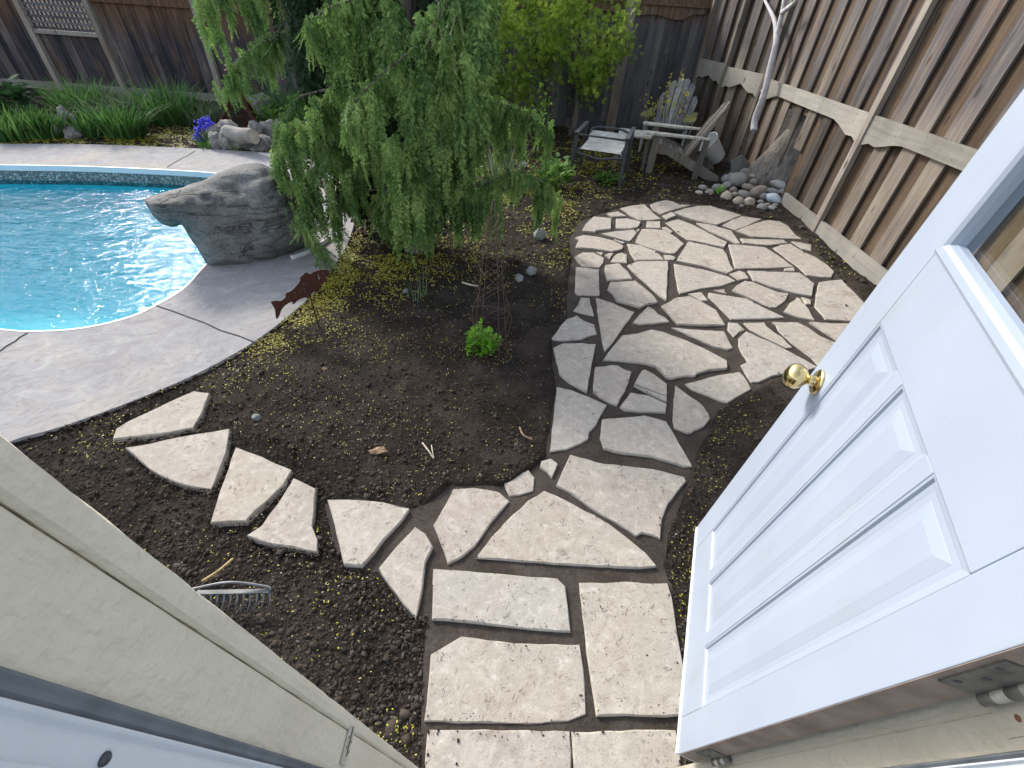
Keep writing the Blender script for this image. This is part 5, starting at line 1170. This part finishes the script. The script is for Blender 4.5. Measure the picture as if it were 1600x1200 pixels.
# ================================================================== FISH SIGN, OBELISK, RAKE, HOSE
fb = at(500, 517); fy = fb.y
X_ = lambda x, y: aty(400 + x / 10, 400 + y / 10, fy)
fish = thing('fish_sign', 'dark rusty metal fish on a rod at the edge of the pool deck', 'garden ornament', tuple(fb))
ol = [(1140,240),(1128,222),(1090,211),(1040,211),(1000,215),(960,226),(920,241),(880,262),(840,290),(815,272),(790,261),(765,264),(740,290),(710,318),(683,347),(695,375),(672,418),(640,452),(600,500),(560,540),(520,563),(490,570),(470,582),(463,605),(460,650),(425,680),(385,705),(345,702),(310,700),(270,706),(230,720),(245,745),(260,770),(280,805),(296,842),(300,885),(305,930),(313,965),(326,992),(345,965),(360,940),(375,905),(385,870),(400,838),(420,810),(460,770),(500,742),(540,722),(570,714),(566,740),(577,756),(612,738),(640,705),(680,680),(720,662),(760,650),(790,650),(820,665),(836,645),(850,618),(872,588),(900,560),(935,560),(970,566),(968,530),(980,500),(1010,465),(1050,435),(1090,400),(1105,372),(1120,345),(1090,345),(1085,335),(1110,318),(1130,290),(1138,265)]
def sliver(x, y, dx, dy, wd): return [(x, y), (x + dx * .5 - wd, y + dy * .5), (x + dx, y + dy), (x + dx * .5 + wd * .35, y + dy * .5)]
holes = [sliver(962, 258, 50, 170, 16), [(1036, 268), (1046, 260), (1050, 275), (1042, 290), (1034, 285)]] + [sliver(x, y, dx, dy, 8) for x, y, dx, dy in ((890,320,20,28),(815,370,40,38),(895,388,30,22),(912,448,24,24),(838,462,20,10),(845,505,30,22),(742,410,14,64),(750,490,6,46),(764,540,10,46),(665,500,22,28),(675,560,16,40),(605,560,10,50),(618,612,12,26),(506,624,22,44),(512,680,12,26))]
lp2 = [[Vector((x, -y)) for x, y in ol]] + [[Vector((x, -y)) for x, y in h] for h in holes]
vs = []; es = []
for Lq in lp2:
    o_ = len(vs); vs += Lq; es += [(o_ + i, o_ + (i + 1) % len(Lq)) for i in range(len(Lq))]
r = delaunay_2d_cdt(vs, es, [], 0, 1e-6); mb = MB(); fs = []
for f in r[2]:
    cx = sum(r[0][i][0] for i in f) / len(f); cy = sum(r[0][i][1] for i in f) / len(f)
    if inside(cx, cy, [tuple(p) for p in lp2[0]]) and not any(inside(cx, cy, [tuple(p) for p in h]) for h in lp2[1:]): fs.append(tuple(f))
pv = [X_(p[0], -p[1]) for p in r[0]]; N_ = len(pv)
mb.add(pv + [p + Vector((0, .004, 0)) for p in pv], fs + [tuple(i + N_ for i in f[::-1]) for f in fs])
for Lq in lp2:
    q = [X_(p[0], -p[1]) for p in Lq]; m_ = len(q); mb.add(q + [p + Vector((0, .004, 0)) for p in q], [(i, (i + 1) % m_, m_ + (i + 1) % m_, m_ + i) for i in range(m_)])
mb.build('fish_plate', 'rust', fish)
MB().tube([fb + Vector((0, .006, -.08)), X_(838, 640) + Vector((0, .007, 0)), X_(900, 480) + Vector((0, .007, 0))], .0042, 6).build('rod', 'rust', fish, True)

ob = at(765, 552); ok_ = thing('wire_obelisk', 'rusty twisted wire obelisk standing over the lime green plant', 'plant support', tuple(ob)); OH = 1.06
rad = lambda z: .135 * (1 - z / OH) ** .75 + .004
for k_ in range(4):
    a = .6 + k_ * math.pi / 2; MB().tube([ob + Vector((math.cos(a) * rad(z), math.sin(a) * rad(z), z)) for z in [OH * q / 14 for q in range(15)]] if False else [ob + Vector((math.cos(a) * rad(z) * 1.0, math.sin(a) * rad(z), z - (.05 if q == 0 else 0))) for q, z in enumerate([OH * q / 14 for q in range(15)])], .0025, 5).build('upright', 'rust_wire', ok_, True)
zc = 0.17; i = 0
while zc < OH * .93:
    hh = .085 * (1 - .35 * zc / OH)
    for k_ in range(2):                                  # two bowed loops to each tier, crossing like scales
        a0 = .6 + k_ * math.pi + i * .9
        pts = [ob + Vector((math.cos(a0 + tt) * rad(zc) * 1.15, math.sin(a0 + tt) * rad(zc) * 1.15, zc + rad(zc) * 1.15 * math.cos(tt))) for tt in [2 * math.pi * q / 26 for q in range(27)]]
        MB().tube(pts, .0018, 5, False).build('wire_loop', 'rust_wire', ok_, True)
    zc += rad(zc) * 1.25 + .012; i += 1

rk = at(300, 930); rake = thing('garden_rake', 'steel bow rake lying on the soil beside the door frame', 'rake', tuple(rk))
ra, rb = at(278, 927, .075), at(422, 924, .075); rd = (rb - ra).normalized()
hd = MB().bar(ra, rb, .016, .012).build('head_bar', 'steel', rake)
for i in range(15):
    q = ra.lerp(rb, i / 14); e = at(278 + 144 * i / 14 - 5, 957, .008); mid = q.lerp(e, .5) + Vector((.010, 0, .012)); MB().tube(spline([q, mid, e], 4), [.0055, .0055, .005, .005, .0045, .004, .0035, .003, .002], 6).build('tine', 'steel', hd, True)
hj = at(288, 921, .10)
for q, s_ in ((at(423, 922, .085), .012), (at(250, 926, .085), .0)):
    MB().tube(spline([hj + Vector((.02, 0, 0)), hj.lerp(q, .5) + Vector((0, .02, .02)), hj.lerp(q, .93) + Vector((0, .012, .005)), q], 6), .0055, 7).build('bow', 'steel', rake, True)
hs = at(210, 905, .12); MB().tube([hj + Vector((.045, -.006, -.004)), hj, hj.lerp(hs, .18)], [.009, .014, .018], 10).build('ferrule', 'dark_metal', rake, True)
MB().tube([hj.lerp(hs, .15), hj.lerp(hs, 1.0), hj.lerp(hs, 6)], .0155, 10).build('handle', 'ash_wood', rake, True)
ho = [at(455, 403, .03), at(476, 396, .03), at(495, 386, .03), at(515, 372, .03)]
tag(MB().tube(spline(ho, 5), .022, 10).build('white_pipe', 'white_plastic', loc=ho[0], smooth=True), 'short white pipe on the deck behind the boulder', 'pipe')

# ================================================================== LOOSE BITS ON THE SOIL
for i, (px, py, s_, lb) in enumerate(((843, 372, 22, 'pale angular rock on the soil left of the patio edge'), (830, 428, 17, 'grey rock on the dark soil right of the obelisk'), (811, 438, 15, 'small grey rock just left of its neighbour near the obelisk'), (634, 458, 10, 'tiny pale stone on the soil before the cedar trunk'), (817, 262, 13, 'white stone behind the low cedar bough'), (672, 668, 12, 'dark clod like rock in the middle of the bed'), (402, 655, 14, 'grey rock at the bed edge near the first stepping stone'))):
    rock(px, py, s_, s_ * .75, lb, 'slate' if i != 5 else 'clod', 40 + i, name='garden_stone')
def leaf_obj(px, py, sz, label, name, mat):
    p = at(px, py, .02); V = []; mb = MB()
    ol_ = [(-1, 0), (-.6, .3), (-.2, .42), (.2, .36), (.5, .52), (.7, .25), (1, .1), (.75, -.2), (.3, -.38), (-.1, -.3), (-.5, -.28)]
    pts = [Vector((x * sz, y * sz, .012 * math.sin(x * 3 + y * 2) + .01 * abs(y))) + p for x, y in ol_]; mb.add([p + Vector((0, 0, .012))] + pts, [(0, 1 + i, 1 + (i + 1) % len(pts)) for i in range(len(pts))])
    return tag(mb.build(name, mat, loc=p), label, 'leaf')
leaf_obj(590, 705, .055, 'curled tan dry leaf lying in the middle of the soil bed', 'dry_leaf', 'dry_leaf'); leaf_obj(505, 578, .035, 'small pinkish dry leaf on the soil below the fish', 'dry_leaf', 'dry_leaf')
def stick(pts, r_, label, mat, name='twig'):
    P = [at(*p) for p in pts]; return tag(MB().tube(spline(P, 4), r_, 6).build(name, mat, loc=P[0], smooth=True), label, 'twig')
stick([(660, 692, .02), (670, 705, .03), (677, 716, .015)], .0045, 'pale twig, left one of the crossed pair in the bed', 'pale_twig')
stick([(674, 695, .015), (676, 706, .03), (678, 717, .02)], .003, 'thin pale twig, right one of the crossed pair in the bed', 'pale_twig')
stick([(812, 668, .02), (818, 680, .03), (832, 687, .02)], .006, 'curled brown twig left of the tall flagstone', 'dry_leaf')
stick([(316, 908, .015), (340, 893, .03), (364, 873, .02)], .0055, 'yellow straw stalk lying on the soil above the rake', 'straw')
stick([(722, 441, .03), (735, 445, .04), (747, 447, .02)], .008, 'pale root piece on the soil left of the obelisk', 'pale_twig')
stick([(930, 985, .015), (965, 975, .02), (985, 968, .015)], .0015, 'fine dark root thread lying on the big rectangular flagstone', 'rust_wire') if False else None

def soil_ok(X, Y):
    ok = ~inside_np(X, Y, DECK_OUT) & ~inside_np(X, Y, PATH)
    for T in STEPPING: ok &= ~inside_np(X, Y, G2(*T))
    return ok & (Y > -.2) & (X < 3.42)
ico = bmesh.new(); bmesh.ops.create_icosphere(ico, subdivisions=1, radius=1); IV = np.array([tuple(v.co) for v in ico.verts]); IF = np.array([[v.index for v in f.verts] for f in ico.faces]); ico.free()
N_ = 95000; px = rng.uniform(-100, 1350, N_); py = rng.uniform(200, 1290, N_)
pts = np.array([tuple(at(a, b))[:2] for a, b in zip(px, py)]); keep = soil_ok(pts[:, 0], pts[:, 1]) & (np.abs(pts[:, 0]) < 4.3) & (pts[:, 1] < 9); pts = pts[keep]
big = rng.random(len(pts)) < .045
szs = np.where(big, rng.uniform(.007, .017, len(pts)), rng.lognormal(-5.35, .42, len(pts))); szs *= np.clip(np.hypot(pts[:, 0], pts[:, 1]) / 3.0, .85, 2.2)
zz_ = soil_h(pts[:, 0], pts[:, 1]); sc3 = rng.uniform(.5, 1.5, (len(pts), 3)) * (1, 1, .62); V = IV[None] * (1 + rng.uniform(-.5, .4, (len(pts), len(IV), 1))) * (szs[:, None] * sc3)[:, None, :] + np.stack([pts[:, 0], pts[:, 1], zz_ + szs * .15], -1)[:, None, :]
F_ = IF[None] + (np.arange(len(pts)) * len(IV))[:, None, None]
tag(np_mesh('soil_clods', V.reshape(-1, 3), F_.reshape(-1, 3), 'clod', smooth=False), kind='stuff')
def litter(name, mat, spots, size, lift=.012, aspect=.6, far=True):
    P = []
    for cx, cy, rx, ry, k_ in spots:
        q = rng.normal(0, .5, (k_, 2)) * (rx, ry) + (cx, cy); q = q[(q[:, 1] > 196)]
        P += [tuple(at(a, b))[:2] for a, b in q]
    P = np.array(P); P = P[soil_ok(P[:, 0], P[:, 1])]; nz = np.array([noise.noise(Vector((a * 2.6, b * 2.6, 4))) + .6 * noise.noise(Vector((a * 8, b * 8, 2))) for a, b in P]); P = P[rng.random(len(P)) < np.clip(.55 + 1.5 * nz, .06, 1)]; D_ = np.hypot(P[:, 0], P[:, 1]); k_ = len(P)
    s = size * rng.uniform(.5, 1.3, k_) * np.clip(D_ / 3.0, .8, 2.2) * .9; a = rng.uniform(0, 6.28, k_); z = soil_h(P[:, 0], P[:, 1]) + lift + rng.uniform(-.006, .008, k_)
    dx = np.stack([np.cos(a), np.sin(a), rng.normal(0, .35, k_)], -1) * s[:, None]; dy = np.stack([-np.sin(a), np.cos(a), rng.normal(0, .35, k_)], -1) * (s * aspect)[:, None]; c = np.stack([P[:, 0], P[:, 1], z], -1)
    V = np.stack([c - dx, c + dy * .8, c + dx, c - dy], 1).reshape(-1, 3); return tag(np_mesh(name, V, np.arange(len(V)).reshape(-1, 4), mat), kind='stuff')
litter('seed_litter', 'litter', [(500, 450, 100, 60, 6500), (570, 410, 160, 50, 6500), (690, 400, 130, 60, 2600), (430, 515, 90, 50, 2600), (330, 590, 120, 40, 260), (170, 680, 120, 40, 240), (640, 600, 420, 260, 1500), (450, 900, 360, 200, 420), (620, 1160, 60, 60, 90), (760, 1134, 160, 5, 120), (690, 1080, 14, 120, 40), (1110, 760, 60, 160, 420), (1150, 680, 60, 60, 240), (1060, 900, 30, 90, 160), (1290, 400, 60, 60, 200), (1060, 345, 260, 30, 240), (870, 380, 50, 90, 500), (820, 330, 160, 60, 900), (760, 300, 160, 60, 900), (900, 300, 160, 40, 700), (560, 560, 200, 90, 700), (770, 540, 70, 50, 260)], .0068)
litter('moss_litter', 'moss', [(930, 235, 140, 50, 4200), (880, 250, 140, 60, 2600), (800, 300, 200, 70, 1600), (1010, 270, 160, 40, 900), (240, 218, 280, 22, 5200), (150, 214, 300, 20, 2200), (400, 236, 60, 12, 400), (530, 430, 110, 50, 3600), (600, 400, 140, 30, 1600), (450, 500, 80, 40, 900), (760, 330, 160, 50, 900), (880, 400, 40, 100, 500)], .011)
litter('chip_litter', 'chip', [(600, 620, 420, 260, 1500), (560, 540, 300, 120, 500), (430, 900, 360, 260, 700), (1120, 740, 100, 200, 260), (960, 290, 260, 60, 500), (800, 420, 200, 120, 400), (600, 700, 120, 90, 160)], .0065, aspect=.4)
litter('bark_litter', 'clod', [(200, 740, 260, 120, 500), (150, 720, 160, 80, 400), (420, 1020, 260, 260, 300)], .014, aspect=.4)
N_ = 9000; px = rng.uniform(560, 1340, N_); py = rng.uniform(310, 1230, N_); pts = np.array([tuple(at(a, b))[:2] for a, b in zip(px, py)])
on = np.zeros(N_, bool); ed = np.full(N_, 9.0)
for T in STONES + STEPPING:
    Pq = G2(*T); c = sum(Pq, Vector((0, 0))) / len(Pq); near = np.hypot(pts[:, 0] - c.x, pts[:, 1] - c.y) < .7; i_ = np.where(near)[0]
    if len(i_): ii = inside_np(pts[i_, 0], pts[i_, 1], Pq); on[i_] |= ii; ed[i_] = np.where(ii, dist_np(pts[i_, 0], pts[i_, 1], Pq), ed[i_])
keep = on & (rng.random(N_) < np.clip(.035 + .8 * np.exp(-ed / .018), 0, .7)); pts = pts[keep]; szs = rng.lognormal(-5.9, .45, len(pts)) * np.clip(np.hypot(pts[:, 0], pts[:, 1]) / 3, .7, 1.8)
V = IV[None] * (1 + rng.uniform(-.45, .4, (len(pts), len(IV), 1))) * (szs[:, None] * rng.uniform(.6, 1.4, (len(pts), 3)) * (1, 1, .6))[:, None, :] + np.stack([pts[:, 0], pts[:, 1], np.full(len(pts), .008)], -1)[:, None, :]
tag(np_mesh('soil_crumbs', V.reshape(-1, 3), (IF[None] + (np.arange(len(pts)) * len(IV))[:, None, None]).reshape(-1, 3), 'clod'), kind='stuff')
